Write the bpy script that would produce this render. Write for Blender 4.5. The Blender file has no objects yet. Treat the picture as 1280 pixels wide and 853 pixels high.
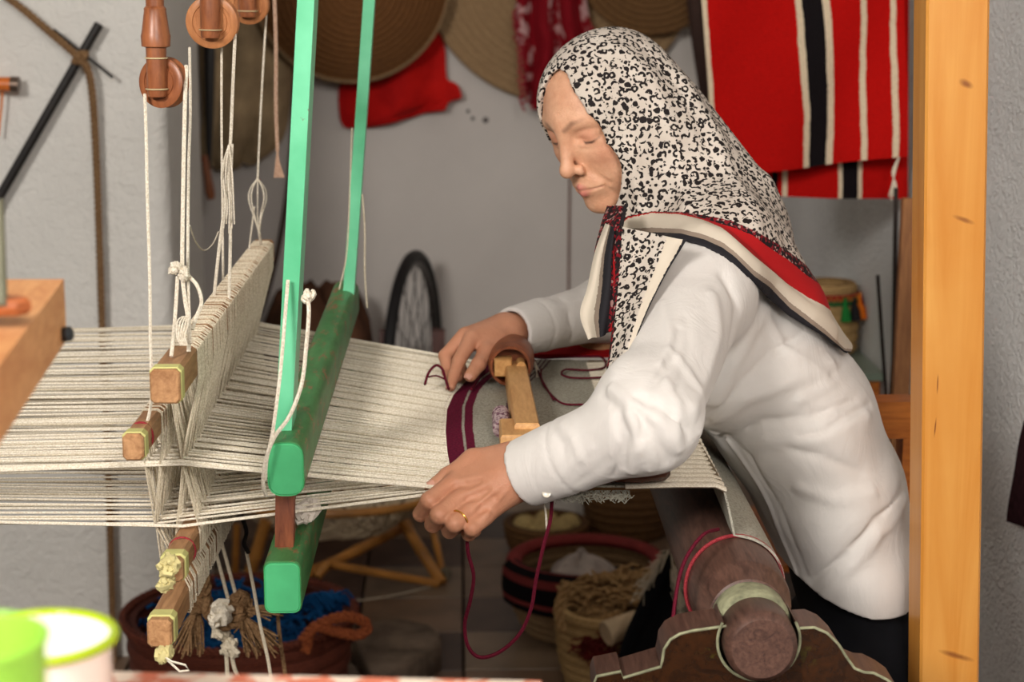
import bpy, math, random
import numpy as np
from mathutils import Vector, Matrix, noise as mnoise

S = bpy.context.scene
COL = S.collection
random.seed(7)
RNG = np.random.default_rng(7)

# ------------------------------------------------------------------ camera
FPX, CX, CY = 2400.0, 640.0, 426.5
HC = 1.45
PITCH = math.atan(471.0 / FPX)
YAW = math.atan(65.0 * math.cos(PITCH) / FPX)          # to the right of +Y
cam_d = bpy.data.cameras.new('camera')
cam = bpy.data.objects.new('camera', cam_d); COL.objects.link(cam)
cam.location = (0, 0, HC)
cam.rotation_euler = (math.pi/2 - PITCH, 0, -YAW)
cam_d.sensor_width = 36.0
cam_d.lens = FPX/1280*36
cam_d.clip_start = 0.02
cam_d.dof.use_dof = True
cam_d.dof.focus_distance = 2.2
cam_d.dof.aperture_fstop = 6.3
S.camera = cam

# ------------------------------------------------------------------ light
world = bpy.data.worlds.new('world'); S.world = world
world.use_nodes = True
world.node_tree.nodes['Background'].inputs[0].default_value = (1.0, 0.95, 0.9, 1)
world.node_tree.nodes['Background'].inputs[1].default_value = 0.10
def area(name, loc, target, size, power, col):
    l = bpy.data.lights.new(name, 'AREA'); l.shape = 'DISK'; l.size = size
    l.energy = power; l.color = col
    o = bpy.data.objects.new(name, l); COL.objects.link(o); o.location = loc
    o.rotation_euler = (Vector(target)-Vector(loc)).to_track_quat('-Z', 'Y').to_euler()
    return o
area('workshop_lamp', (-1.45, -0.75, 2.45), (0.1, 2.9, 0.9), 0.75, 104, (1.0, 0.95, 0.89))
area('doorway_lamp', (0.55, -1.1, 2.3), (0.1, 3.0, 1.0), 0.7, 48, (1.0, 0.95, 0.90))
area('ceiling_lamp', (0.1, 3.7, 2.55), (0.0, 3.7, 0.0), 0.9, 2.5, (1.0, 0.9, 0.8))
S.view_settings.view_transform = 'Standard'
S.view_settings.look = 'None'
S.view_settings.gamma = 1.0
S.view_settings.use_curve_mapping = False
S.view_settings.exposure = 0.0

# ------------------------------------------------------------------ helpers
_F = Vector((math.sin(YAW)*math.cos(PITCH), math.cos(YAW)*math.cos(PITCH), -math.sin(PITCH)))
_R = Vector((math.cos(YAW), -math.sin(YAW), 0))
_U = _R.cross(_F)
def ray(px, py):
    return _F*FPX + _R*(px-CX) + _U*(CY-py)
def at(px, py, Y):
    """world point that stands Y metres deep into the room on the line of sight measured in the photo"""
    d = ray(px, py)
    return Vector((0, 0, HC)) + d*(Y/d.y)
def onz(px, py, Z):
    d = ray(px, py)
    return Vector((0, 0, HC)) + d*((Z-HC)/d.z)
def onx(px, py, X):
    d = ray(px, py)
    return Vector((0, 0, HC)) + d*(X/d.x)
def V(*a): return Vector(a)
def lerp(a, b, t): return a+(b-a)*t

class MB:
    """collects vertices and faces for one mesh object"""
    def __init__(s): s.v = []; s.f = []; s.m = []
    def add(s, vs, fs, mi=0):
        n = len(s.v); s.v.extend([tuple(p) for p in vs])
        s.f.extend([tuple(i+n for i in f) for f in fs]); s.m.extend([mi]*len(fs)); return s
    def box(s, c, size, M=None, mi=0):
        x, y, z = [q/2 for q in size]; c = Vector(c)
        vs = [Vector((a, b, d)) for a in (-x, x) for b in (-y, y) for d in (-z, z)]
        if M is not None: vs = [M @ p for p in vs]
        return s.add([c+p for p in vs], [(0,1,3,2),(4,6,7,5),(0,4,5,1),(2,3,7,6),(0,2,6,4),(1,5,7,3)], mi)
    def prism(s, outline, M, depth, mi=0, bev=0.0):
        """outline in local xy, extruded along local z from 0 to depth, optional chamfer"""
        n = len(outline)
        cx = sum(p[0] for p in outline)/n; cy = sum(p[1] for p in outline)/n
        def ring(k, z):
            out = []
            for i, p in enumerate(outline):
                a = Vector(outline[i-1][:2]); b = Vector(p[:2]); c = Vector(outline[(i+1) % n][:2])
                if k:
                    d1 = (b-a).normalized(); d2 = (c-b).normalized()
                    nn = Vector((-(d1.y+d2.y), d1.x+d2.x))
                    if nn.length > 1e-6: nn.normalize()
                    b = b + nn*k
                out.append(M @ Vector((b.x, b.y, z)))
            return out
        ar = sum(outline[i-1][0]*outline[i][1]-outline[i][0]*outline[i-1][1] for i in range(n))
        if ar < 0: outline = outline[::-1]
        if bev: rings = [ring(bev, 0), ring(0, bev), ring(0, depth-bev), ring(bev, depth)]
        else: rings = [ring(0, 0), ring(0, depth)]
        vs = [p for r in rings for p in r]; fs = []
        for k in range(len(rings)-1):
            for i in range(n):
                j = (i+1) % n
                fs.append((k*n+i, k*n+j, (k+1)*n+j, (k+1)*n+i))
        fs.append(tuple(range(n))[::-1]); fs.append(tuple(range((len(rings)-1)*n, len(rings)*n)))
        return s.add(vs, fs, mi)
    def tube(s, pts, r, n=6, closed=False, cap=True, mi=0, flat=1.0):
        pts = [Vector(p) for p in pts]; N = len(pts)
        rs = [r]*N if not hasattr(r, '__len__') else list(r)
        T = []
        for i in range(N):
            if closed: t = pts[(i+1) % N]-pts[i-1]
            else: t = pts[min(i+1, N-1)]-pts[max(i-1, 0)]
            T.append(t.normalized() if t.length > 1e-9 else Vector((0,0,1)))
        up = Vector((0,0,1)) if abs(T[0].z) < 0.9 else Vector((0,1,0))
        u = (up - T[0]*up.dot(T[0])).normalized()
        vs = []; fs = []
        for i in range(N):
            u = u - T[i]*u.dot(T[i])
            u = u.normalized() if u.length > 1e-6 else T[i].orthogonal().normalized()
            w = T[i].cross(u)
            for k in range(n):
                a = 2*math.pi*k/n
                vs.append(pts[i] + u*(math.cos(a)*rs[i]*flat) + w*(math.sin(a)*rs[i]))
        for i in range(N if closed else N-1):
            j = (i+1) % N
            for k in range(n):
                l = (k+1) % n
                fs.append((i*n+k, i*n+l, j*n+l, j*n+k))
        if cap and not closed:
            fs.append(tuple(range(n))[::-1]); fs.append(tuple(range((N-1)*n, N*n)))
        return s.add(vs, fs, mi)
    def lathe(s, prof, M, n=32, mi=0, wob=None, cap=True):
        """prof: list of (r, z) around local z"""
        vs = []; fs = []; N = len(prof)
        for i, (r, z) in enumerate(prof):
            for k in range(n):
                a = 2*math.pi*k/n
                rr, zz = (r, z) if wob is None else wob(r, z, a)
                vs.append(M @ Vector((rr*math.cos(a), rr*math.sin(a), zz)))
        for i in range(N-1):
            for k in range(n):
                l = (k+1) % n
                fs.append((i*n+k, i*n+l, (i+1)*n+l, (i+1)*n+k))
        if abs(prof[0][0]-prof[-1][0])+abs(prof[0][1]-prof[-1][1]) < 1e-3: cap = False
        if cap and prof[0][0] > 1e-5: fs.append(tuple(range(n))[::-1])
        if cap and prof[-1][0] > 1e-5: fs.append(tuple(range((N-1)*n, N*n)))
        return s.add(vs, fs, mi)
    def grid(s, P, mi=0, thick=0.0):
        """P[i][j] points -> sheet; thick gives it a back side"""
        a = len(P); b = len(P[0])
        vs = [Vector(p) for r in P for p in r]
        fs = [(i*b+j, i*b+j+1, (i+1)*b+j+1, (i+1)*b+j) for i in range(a-1) for j in range(b-1)]
        if thick:
            nr = [Vector((0,0,0)) for _ in vs]
            for f in fs:
                q = (vs[f[2]]-vs[f[0]]).cross(vs[f[3]]-vs[f[1]])
                for i in f: nr[i] += q
            n0 = len(vs)
            vs2 = [v - (q.normalized() if q.length > 1e-12 else Vector((0,0,1)))*thick for v, q in zip(vs, nr)]
            fs2 = [tuple(i+n0 for i in f[::-1]) for f in fs]
            edge = [(i, 0) for i in range(a)] + [(a-1, j) for j in range(1, b)] + [(i, b-1) for i in range(a-2, -1, -1)] + [(0, j) for j in range(b-2, 0, -1)]
            ids = [i*b+j for i, j in edge]
            fe = [(ids[k-1], ids[k], ids[k]+n0, ids[k-1]+n0) for k in range(len(ids))]
            vs = vs+vs2; fs = fs+fs2+fe
        return s.add(vs, fs, mi)
    def build(s, name, mat, parent=None, smooth=True, ang=40):
        me = bpy.data.meshes.new(name)
        me.from_pydata([tuple(v) for v in s.v], [], s.f)
        for m in (mat if isinstance(mat, (list, tuple)) else [mat]): me.materials.append(m)
        if any(s.m): me.polygons.foreach_set('material_index', s.m)
        import bmesh
        bm = bmesh.new(); bm.from_mesh(me); bmesh.ops.recalc_face_normals(bm, faces=bm.faces)
        if smooth:
            ca = math.radians(ang)
            for f in bm.faces: f.smooth = True
            for e in bm.edges:
                if len(e.link_faces) == 2 and e.calc_face_angle(0) > ca: e.smooth = False
        bm.to_mesh(me); bm.free(); me.update()
        return link(bpy.data.objects.new(name, me), parent)

def link(o, parent=None):
    COL.objects.link(o)
    if parent is not None:
        o.parent = parent
        if parent.type == 'EMPTY': o.matrix_parent_inverse = Matrix.Translation(-Vector(parent.location))
    return o
def tag(o, label, cat=None, group=None, kind=None):
    if label: o['label'] = label
    if cat: o['category'] = cat
    if group: o['group'] = group
    if kind: o['kind'] = kind
    return o
def thing(name, loc, label, cat, group=None):
    o = bpy.data.objects.new(name, None); COL.objects.link(o); o.location = loc
    o.empty_display_size = 0.05
    return tag(o, label, cat, group)
def struct(o): o['kind'] = 'structure'; return o
def frame(o, x, y, z):
    M = Matrix((x, y, z)).transposed().to_4x4(); M.translation = o; return M
def axisM(o, d, up=(0,0,1)):
    """matrix with local z along d"""
    z = Vector(d).normalized(); u = Vector(up)
    if abs(z.dot(u.normalized())) > 0.98: u = Vector((0,1,0))
    x = u.cross(z).normalized(); y = z.cross(x)
    return frame(Vector(o), x, y, z)
def spline(pts, n=8):
    """Catmull-Rom through pts"""
    P = [Vector(p) for p in pts]; P = [P[0]*2-P[1]] + P + [P[-1]*2-P[-2]]
    out = []
    for i in range(1, len(P)-2):
        for k in range(n):
            t = k/n; a, b, c, d = P[i-1], P[i], P[i+1], P[i+2]
            out.append(0.5*((2*b)+(c-a)*t+(2*a-5*b+4*c-d)*t*t+(3*b-a-3*c+d)*t**3))
    out.append(P[-2]); return out
def spl(pts, n=8): return spline([at(*p) for p in pts], n)
def interp(x, xs, ys):
    return float(np.interp(x, xs, ys))

# ------------------------------------------------------------------ materials
def srgb(*c):
    if len(c) == 1: c = c[0]
    return tuple(((x/255)/12.92 if x/255 <= .04045 else ((x/255+.055)/1.055)**2.4) for x in c) + (1,)
class NT:
    def __init__(s, name, rough=0.6, spec=0.3):
        s.mat = bpy.data.materials.new(name); s.mat.use_nodes = True
        s.t = s.mat.node_tree; s.b = s.t.nodes['Principled BSDF']
        s.b.inputs['Roughness'].default_value = rough
        s.b.inputs['Specular IOR Level'].default_value = spec
    def n(s, ty, **kw):
        nd = s.t.nodes.new(ty)
        for k, v in kw.items():
            if k in nd.inputs.keys(): s.set(nd, k, v)
            else: setattr(nd, k, v)
        return nd
    def set(s, nd, k, v):
        if isinstance(v, bpy.types.NodeSocket): s.t.links.new(v, nd.inputs[k])
        else: nd.inputs[k].default_value = v
    def coord(s, scale=None, kind='Object'):
        c = s.n('ShaderNodeTexCoord').outputs[kind]
        if scale is None: return c
        m = s.n('ShaderNodeMapping'); s.set(m, 'Vector', c); m.inputs['Scale'].default_value = scale
        return m.outputs[0]
    def noise(s, scale, detail=4, rough=0.55, vec=None, dist=0.0):
        nd = s.n('ShaderNodeTexNoise'); s.set(nd, 'Vector', vec if vec is not None else s.coord())
        nd.inputs['Scale'].default_value = scale; nd.inputs['Detail'].default_value = detail
        nd.inputs['Roughness'].default_value = rough; nd.inputs['Distortion'].default_value = dist
        return nd.outputs['Fac']
    def ramp(s, fac, stops, interp='LINEAR'):
        r = s.n('ShaderNodeValToRGB'); s.set(r, 'Fac', fac); e = r.color_ramp.elements; r.color_ramp.interpolation = interp
        while len(e) < len(stops): e.new(0.5)
        for q, (p, c) in zip(e, stops): q.position = p; q.color = c if len(c) == 4 else (*c, 1)
        return r.outputs['Color']
    def math(s, op, a, b=0.0, c=None):
        m = s.n('ShaderNodeMath', operation=op)
        for i, v in enumerate((a, b) if c is None else (a, b, c)): s.set(m, i, v)
        return m.outputs[0]
    def mix(s, fac, a, b, mode='MIX'):
        m = s.n('ShaderNodeMix', data_type='RGBA', blend_type=mode)
        for k, v in ((0, fac), (6, a), (7, b)):
            if isinstance(v, bpy.types.NodeSocket): s.t.links.new(v, m.inputs[k])
            else: m.inputs[k].default_value = v
        return m.outputs[2]
    def color(s, c): s.set(s.b, 'Base Color', c); return s
    def bump(s, h, strength=0.3, dist=0.002):
        b = s.n('ShaderNodeBump'); b.inputs['Strength'].default_value = strength; b.inputs['Distance'].default_value = dist
        s.set(b, 'Height', h); s.set(s.b, 'Normal', b.outputs[0]); return s
    def attr(s, name):
        return s.n('ShaderNodeAttribute', attribute_name=name).outputs['Fac']
MATS = {}
def plain(name, c, rough=0.6, spec=0.3, var=0.12, vs=25, bump=0.0, bs=200, metal=0.0, bd=0.001):
    if name in MATS: return MATS[name]
    m = NT(name, rough, spec); a = srgb(c)
    lo = tuple(x*(1-var*1.6) for x in a[:3])+(1,); hi = tuple(min(1, x*(1+var)) for x in a[:3])+(1,)
    m.color(m.ramp(m.noise(vs, 5), [(0.3, lo), (0.7, hi)]))
    m.b.inputs['Metallic'].default_value = metal
    if bump: m.bump(m.noise(bs, 4), bump, bd)
    MATS[name] = m.mat; return m.mat
def wood(name, c1, c2, scale=(4, 4, 0.6), rough=0.5, spec=0.3, wear_or_sheen=None, bump=0.15, fine=18.0):
    """grain runs along the axis with the small scale"""
    if name in MATS: return MATS[name]
    m = NT(name, rough, spec); v = m.coord(tuple(q*fine for q in scale))
    n1 = m.noise(1.0, 6, 0.6, v, 1.2); n2 = m.noise(3.5, 5, 0.6, v, 0.4)
    f = m.math('ADD', m.math('MULTIPLY', n1, 0.65), m.math('MULTIPLY', n2, 0.35))
    c = m.ramp(f, [(0.34, srgb(c2)), (0.66, srgb(c1))])
    if wear_or_sheen:
        w = m.ramp(m.noise(14, 6, 0.7), [(wear_or_sheen[1], (0,0,0)), (wear_or_sheen[1]+0.06, (1,1,1))])
        c = m.mix(w, c, srgb(wear_or_sheen[0]))
    m.color(c)
    if bump: m.bump(f, bump, 0.002)
    MATS[name] = m.mat; return m.mat
def fibre(name, c1, c2, freq=900, rough=0.85):
    """twisted cord / thread look: fine diagonal streaks"""
    if name in MATS: return MATS[name]
    m = NT(name, rough, 0.15)
    f = m.noise(freq, 2, 0.5); g = m.noise(25, 3)
    m.color(m.mix(m.math('MULTIPLY', g, 0.35), m.ramp(f, [(0.35, srgb(c2)), (0.65, srgb(c1))]), srgb(c2)))
    m.bump(f, 0.4, 0.0006)
    MATS[name] = m.mat; return m.mat

# ------------------------------------------------------------------ structure
def plaster(name, c, s1, s2, st, dirt=0.10, dist=0.01):
    m = NT(name, 0.85, 0.2); a = srgb(c)
    big = m.noise(2.2, 5, 0.6)
    lo = tuple(x*(1-dirt*2) for x in a[:3])+(1,)
    m.color(m.ramp(big, [(0.3, lo), (0.6, a)]))
    h = m.math('ADD', m.math('MULTIPLY', m.noise(s1, 3, 0.5, None, 0.6), 0.7), m.math('MULTIPLY', m.noise(s2, 3, 0.5), 0.3))
    m.bump(h, st, dist); return m.mat
M_wl = plaster('rough white plaster', (222, 219, 213), 40, 110, 0.8, 0.05)
M_wb = plaster('smooth grey plaster', (206, 199, 193), 14, 60, 0.12, 0.05)
M_wr = plaster('coarse sprayed render', (243, 243, 241), 105, 230, 1.0, 0.06, 0.016)
M_ceil = plain('ceiling paint', (200, 195, 188), 0.9, 0.1)
M_grout = plain('floor grout', (58, 48, 42), 0.9, 0.1)

YW = 3.9
xe = at(209, 200, YW).x
mb = MB()
r = 0.035; out = [(-3.0, YW), ]
out += [(xe-r+r*math.sin(a), YW+r-r*math.cos(a)) for a in np.linspace(0, math.pi/2, 7)]
out += [(xe, YW+0.50), (-3.0, YW+0.50)]
mb.prism(out, Matrix.Identity(4), 2.75)
struct(mb.build('wall_left', M_wl))
struct(MB().box((-1.0, 5.46, 1.375), (4.1, 0.12, 2.75)).build('wall_back', M_wb))
XR = 0.88
struct(MB().box((XR+0.06, 1.95, 1.375), (0.12, 6.9, 2.75)).build('wall_right', M_wr))
struct(MB().box((-1.0, 1.7, 2.80), (4.2, 7.8, 0.1)).build('ceiling', M_ceil))
floor = struct(MB().box((-1.0, 1.7, -0.056), (4.2, 7.8, 0.1)).build('floor', M_grout))
tile_m = []
for k, c in enumerate([(118, 94, 74), (98, 76, 60), (80, 60, 48), (68, 52, 44), (126, 106, 86)]):
    tile_m.append(plain('floor tile %d' % k, c, 0.45, 0.4, 0.2, 9))
tile_me = {}
ts = 0.235
for i in range(8):
    for j in range(11):
        k = random.choice([0, 1, 2, 3, 4, 0, 2])
        c = V(-0.94+ts*i+ts/2, 2.86+ts*j+ts/2, 0)
        if k not in tile_me:
            q = ts/2-0.003
            b = MB().prism([(-q, -q), (q, -q), (q, q), (-q, q)], Matrix.Identity(4), 0.012, 0, 0.002)
            o = b.build('floor_tile', tile_m[k], floor); tile_me[k] = o.data
        else:
            o = link(bpy.data.objects.new('floor_tile', tile_me[k]), floor)
        o.location = c + V(0, 0, -0.008+random.uniform(0, 0.001))

# ------------------------------------------------------------------ loom: yellow pine post and rails
def pine(name, c1, c2, knots):
    m = NT(name, 0.38, 0.45); v = m.coord((26, 26, 1.6))
    n1 = m.noise(1.0, 5, 0.55, v, 1.0)
    c = m.ramp(n1, [(0.3, srgb(c2)), (0.7, srgb(c1))])
    c = m.mix(m.math('MULTIPLY', m.ramp(m.noise(5, 4, 0.6), [(0.45, (0,0,0)), (0.75, (1,1,1))]), 0.5), c, srgb(c2))
    for (k, rx, rz, tilt, s) in knots:
        mp = m.n('ShaderNodeMapping', vector_type='TEXTURE'); m.set(mp, 'Vector', m.coord())
        mp.inputs['Location'].default_value = k; mp.inputs['Rotation'].default_value = (0, tilt, 0)
        mp.inputs['Scale'].default_value = (rx, 0.2, rz)
        d = m.n('ShaderNodeVectorMath', operation='LENGTH'); m.set(d, 0, mp.outputs[0])
        f = m.ramp(m.math('ADD', d.outputs['Value'], m.math('MULTIPLY', m.noise(60, 3), 0.5)), [(0.45, (1,1,1)), (1.3, (0,0,0))])
        c = m.mix(m.math('MULTIPLY', f, s), c, srgb(120, 58, 18))
    m.color(c); m.bump(n1, 0.08, 0.002); return m.mat
PY = 2.2
k1 = at(1208, 105, PY); k2 = at(1205, 275, PY); k3 = at(1195, 820, PY); k4 = at(1172, 480, PY); k5 = at(1169, 535, PY)
M_post = pine('amber varnished pine', (218, 156, 76), (198, 124, 40),
    [(k1, 0.014, 0.007, 0.5, 0.8), (k2, 0.020, 0.005, 0.35, 0.7), (k3, 0.035, 0.006, 0.3, 0.75), (k4, 0.0015, 0.018, 0, 0.9), (k5, 0.0015, 0.018, 0.06, 0.9)])
pb = at(1150, 853, PY); pt = at(1135, 0, PY)
pw = at(1224, 853, PY).x - pb.x
lean = (pt.x-pb.x)/(pt.z-pb.z)*0.55
mb = MB()
def postring(z, e=0.0):
    x = pb.x + lean*(z-pb.z)
    return [(x+e, PY+e), (x+pw-e, PY+e), (x+pw-e, PY+0.065-e), (x+e, PY+0.065-e)]
c_ = 0.003
rings = []
for z in (0.0, 1.9):
    x = pb.x + lean*(z-pb.z)
    rings.append([V(x+c_, PY, z), V(x+pw-c_, PY, z), V(x+pw, PY+c_, z), V(x+pw, PY+.065-c_, z), V(x+pw-c_, PY+.065, z), V(x+c_, PY+.065, z), V(x, PY+.065-c_, z), V(x, PY+c_, z)])
mb.add(rings[0]+rings[1], [(i, (i+1) % 8, 8+(i+1) % 8, 8+i) for i in range(8)]+[tuple(range(8))[::-1], tuple(range(8, 16))])
tag(mb.build('loom_post', M_post, None, True, 20), 'amber varnished pine loom post with dark knots, upright beside the weaver', 'post')

M_rail = wood('orange stained wood', (206, 122, 48), (160, 84, 26), (0.5, 4, 4), 0.42)
a = at(1062, 503, 2.72); b = at(1150, 509, 2.72); zb = at(1100, 549, 2.72).z
bench = thing('bench', (.6, 2.74, 0), 'orange stained wooden bench rail standing behind the weaver', 'bench')
mb = MB(); q = 0.004
mb.prism([(0, 0), (0.05, 0), (0.05, a.z-zb), (0, a.z-zb)], frame(V(a.x-0.02, 2.72, zb), V(0,1,0), V(0,0,1), V(1,0,0)), 0.70-(a.x-0.02), 0, 0.003)
tag(mb.build('seat_rail', M_rail, bench), None)
for x_ in (0.672, a.x+.015): MB().box((x_, 2.745, zb/2), (.05, .045, zb)).build('leg', M_rail, bench)

# ------------------------------------------------------------------ loom: cloth beam with carved bracket
M_beam = wood('old brown beam wood', (106, 76, 64), (62, 42, 36), (5, 0.5, 5), 0.45, 0.4, ((150, 124, 106), 0.66), 0.25)
M_patina = plain('pale green patina', (150, 150, 120), 0.7, 0.3, 0.35, 60, 0.6, 150)
M_dark = wood('dark glossy carved wood', (62, 34, 14), (30, 16, 8), (2, 2, 2), 0.25, 0.5, ((70, 64, 22), 0.60))  # olive patches are a reflection painted into the wood colour
BY0 = 1.84
b0 = at(953, 812, BY0)
def bprof():
    p = [(0.0, 0.0), (0.030, 0.0), (0.0365, 0.006), (0.0375, 0.04), (0.034, 0.046)]
    return p
beam = thing('cloth_beam', (b0.x, 2.3, b0.z-0.06), 'thick turned brown wooden cloth beam with round end in front of the weaver', 'beam')
M = axisM(b0, (0, 1, 0))
MB().lathe([(0, 0), (0.031, 0), (0.0365, 0.005), (0.0375, 0.012), (0.0378, 0.052), (0.036, 0.055)], M, 40).build('end_knob', M_beam, beam)
MB().lathe([(0.036, 0.050), (0.0405, 0.056), (0.0415, 0.066), (0.041, 0.092), (0.039, 0.098)], M, 40).build('patina_collar', M_patina, beam)
MB().lathe([(0.036, 0.094), (0.042, 0.098), (0.049, 0.125), (0.0515, 0.130), (0.0515, 0.136), (0.053, 0.142), (0.054, 0.30), (0.052, 0.6), (0.052, 1.05), (0.0, 1.05)], M, 48).build('beam_log', M_beam, beam)
# ring of red elastic string around the log
pts = []
for k in range(40):
    t = 2*math.pi*k/40
    pts.append(b0 + V(0.0560*math.cos(t), 0.200+0.012*math.sin(t*1+0.6), 0.0560*math.sin(t)))
M_redcord = fibre('red twisted cord', (176, 70, 74), (120, 30, 40))
o = MB().tube(pts, 0.0022, 6, True).build('red_cord_ring', M_redcord); tag(o, 'thin red cord tied round the brown cloth beam', 'cord')
pts = [at(957, 662, 2.0)+V(0, -0.012, 0)]
fp = [(898, 662, 2.02), (880, 668, 1.985), (862, 690, 1.965), (851, 715, 1.95), (845, 745, 1.935), (841, 776, 1.92)]
M_maroon = fibre('maroon yarn', (112, 24, 46), (70, 10, 26))
o = MB().tube(spl(fp, 6), 0.0021, 6).build('red_yarn_end', M_maroon); tag(o, 'maroon yarn end hanging beside the brown cloth beam', 'yarn')

# carved bracket carrying the beam end: lobed board down to the floor
fy = 1.865
def P2(px, py): p = at(px, py, fy); return (p.x, p.z)
prof = [P2(*q) for q in [(742, 872), (742, 856), (746, 846), (776, 840), (779, 848), (826, 834), (828, 826), (830, 812), (838, 800), (850, 793), (866, 789), (908, 783)]]
cx_, cz_ = b0.x, b0.z
for aa in np.linspace(math.radians(150), math.radians(390), 15):
    prof.append((cx_+0.0425*math.cos(aa), cz_+0.0425*math.sin(aa)))
prof += [P2(*q) for q in [(1000, 786), (1018, 785), (1034, 792), (1048, 806), (1058, 822), (1068, 836), (1080, 841), (1092, 842), (1108, 850), (1122, 860), (1130, 876)]]
xa = prof[-1][0]; xb = prof[0][0]
prof += [(b0.x+0.075, b0.z-0.16), (b0.x+0.06, 0.0), (b0.x-0.06, 0.0), (b0.x-0.08, b0.z-0.16)]
Mx = frame(V(0, fy, 0), V(1,0,0), V(0,0,1), V(0,-1,0))
Mx = Matrix(((1,0,0,0),(0,0,1,fy),(0,1,0,0),(0,0,0,1)))
br = thing('beam_bracket', (b0.x, fy+0.03, 0), 'dark carved wooden bracket with rounded lobes holding the cloth beam end', 'bracket')
def tri_prism(outline, y0, y1, name, mats, parent):
    """concave outline in XZ, triangulated front and back"""
    from mathutils.geometry import tessellate_polygon
    tr = tessellate_polygon([[V(x, z, 0) for x, z in outline]])
    n = len(outline); mb = MB()
    vs = [V(x, y0, z) for x, z in outline]+[V(x, y1, z) for x, z in outline]
    mb.add(vs, [tuple(t) for t in tr], 0)
    m2 = len(mb.f)
    mb.f += [tuple(i+n for i in t[::-1]) for t in tr]; mb.m += [0]*len(tr)
    for i in range(n):
        j = (i+1) % n; mb.f.append((i, j, n+j, n+i)); mb.m.append(1)
    return mb.build(name, mats, parent, True, 35)
tri_prism(prof, fy, fy+0.058, 'bracket_board', [M_dark, M_beam], br)
# pale worn edge following the lobes
for seg in (prof[1:12], prof[27:37]):
    MB().tube([V(x, fy+0.0005, z) for x, z in seg], 0.0016, 6).build('worn_edge', M_patina, br)
MB().tube([V(cx_+0.0425*math.cos(a_), fy-0.0005, cz_+0.0425*math.sin(a_)) for a_ in np.linspace(math.radians(152), math.radians(388), 30)], 0.0016, 6).build('worn_edge', M_patina, br)

# ------------------------------------------------------------------ loom: warp
ZC = onz(560, 600, 0.885).z
Zw = 0.885
xh1 = at(206, 484, 1.95).x            # shaft 1 plane
xh2 = at(170, 560, 1.95).x            # shaft 2 plane
M_thread = fibre('cream cotton thread', (244, 236, 220), (212, 200, 178), 500)
M_thread2 = fibre('beige cotton thread', (228, 217, 196), (190, 176, 150), 500)
fell_px = [(566, 612), (560, 594), (555, 565), (553, 540), (555, 512), (563, 494), (578, 478), (597, 464), (612, 450)]
fell = [onz(x, y, Zw) for x, y in fell_px]
fy_ = [p.y for p in fell]; fx_ = [p.x for p in fell]
YN, YF = fell[0].y, 2.70
def fellx(y): return interp(y, fy_, fx_)
HN, HF = 2.045, 2.86                    # depth of the warp edges at the shafts
zu = at(212, 580, HN).z; zl = at(180, 657, HN).z
NT_ = 172
wm = MB(); wm2 = MB()
xl = at(-60, 600, 2.0).x - 0.35
for i in range(NT_):
    v = (i+0.5)/NT_
    yf = lerp(YN+0.002, YF, v); yh = lerp(HN, HF, v) + random.uniform(-.001, .001)
    yl = lerp(HN+0.0, HF+0.01, v) + random.uniform(-.003, .003)
    up = i % 2 == 0
    zj = random.uniform(-.0022, .0022)
    xs = xh1 if up else xh2
    zz = (zu if up else zl+ (0.006 if random.random() < .2 else 0)) + zj
    # beyond the shafts the two sheets close slowly again
    zleft = lerp(zz, (zu+zl)/2+(0.022 if up else -0.024), 0.75) + random.uniform(-.006, .006)*(1 if up else .6)
    ymid = lerp(yh, yl, .5)+random.uniform(-.002, .002)
    pts = [V(xl, yl, zleft), V(lerp(xl, xs, .5), ymid, lerp(zleft, zz, .5)+random.uniform(-.003, .003)), V(xs, yh, zz),
           V(lerp(xs, fellx(yf), .55), lerp(yh, yf, .55), lerp(zz, Zw, .55)), V(fellx(yf)+0.004, yf, Zw-0.0005)]
    (wm if i % 5 else wm2).tube(pts, random.uniform(.0011, .0014), 5)
warp = wm.build('warp_threads', M_thread)
tag(warp, 'cream cotton warp threads stretched level through the loom', 'warp', None, 'stuff')
o = wm2.build('beige_strands', M_thread2, warp); o['kind'] = 'stuff'
# thick selvedge strands on both edges
sm = MB()
for (yh, yf) in ((HN-0.004, YN-0.004), (HF+.004, YF+.004)):
    for up in (0, 1, 2):
        zz = zu if up else zl
        if up == 2: zz = zu+.003
        sm.tube([V(xl, yh+up*.002, lerp(zz, .5*(zu+zl), .5)), V(xh1, yh+up*.002, zz), V(fellx(yf)+.01, yf+up*.001, Zw)], .0019, 6)
sm.build('selvedge_strand', M_thread, warp)['kind'] = 'stuff'

# ------------------------------------------------------------------ loom: woven cloth
def set_attr(o, name, vals):
    a = o.data.attributes.new(name, 'FLOAT', 'POINT'); a.data.foreach_set('value', np.asarray(vals, dtype=np.float32))
xg = at(785, 615, 2.05).x; xw = at(905, 620, 2.05).x
m = NT('woven grey cloth with maroon bands', 0.95, 0.1)
d = m.attr('d'); wv = m.noise(340, 3, 0.6); sp = m.noise(420, 2)
dj = m.math('ADD', d, m.math('MULTIPLY', m.math('SUBTRACT', m.noise(260, 2), 0.5), 0.0035))
grey = m.ramp(wv, [(0.25, srgb(128, 124, 112)), (0.6, srgb(176, 172, 158))])
grey = m.mix(m.ramp(sp, [(0.66, (0,0,0)), (0.70, (1,1,1))]), grey, srgb(70, 62, 58))
mar = m.ramp(wv, [(0.3, srgb(78, 14, 38)), (0.7, srgb(116, 26, 56))])
band = m.ramp(m.math('MULTIPLY', dj, 10.0), [(0.0, (1,1,1)), (0.235, (0,0,0)), (0.268, (1,1,1)), (0.372, (0,0,0))], 'CONSTANT')
col = m.mix(band, grey, mar)
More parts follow.
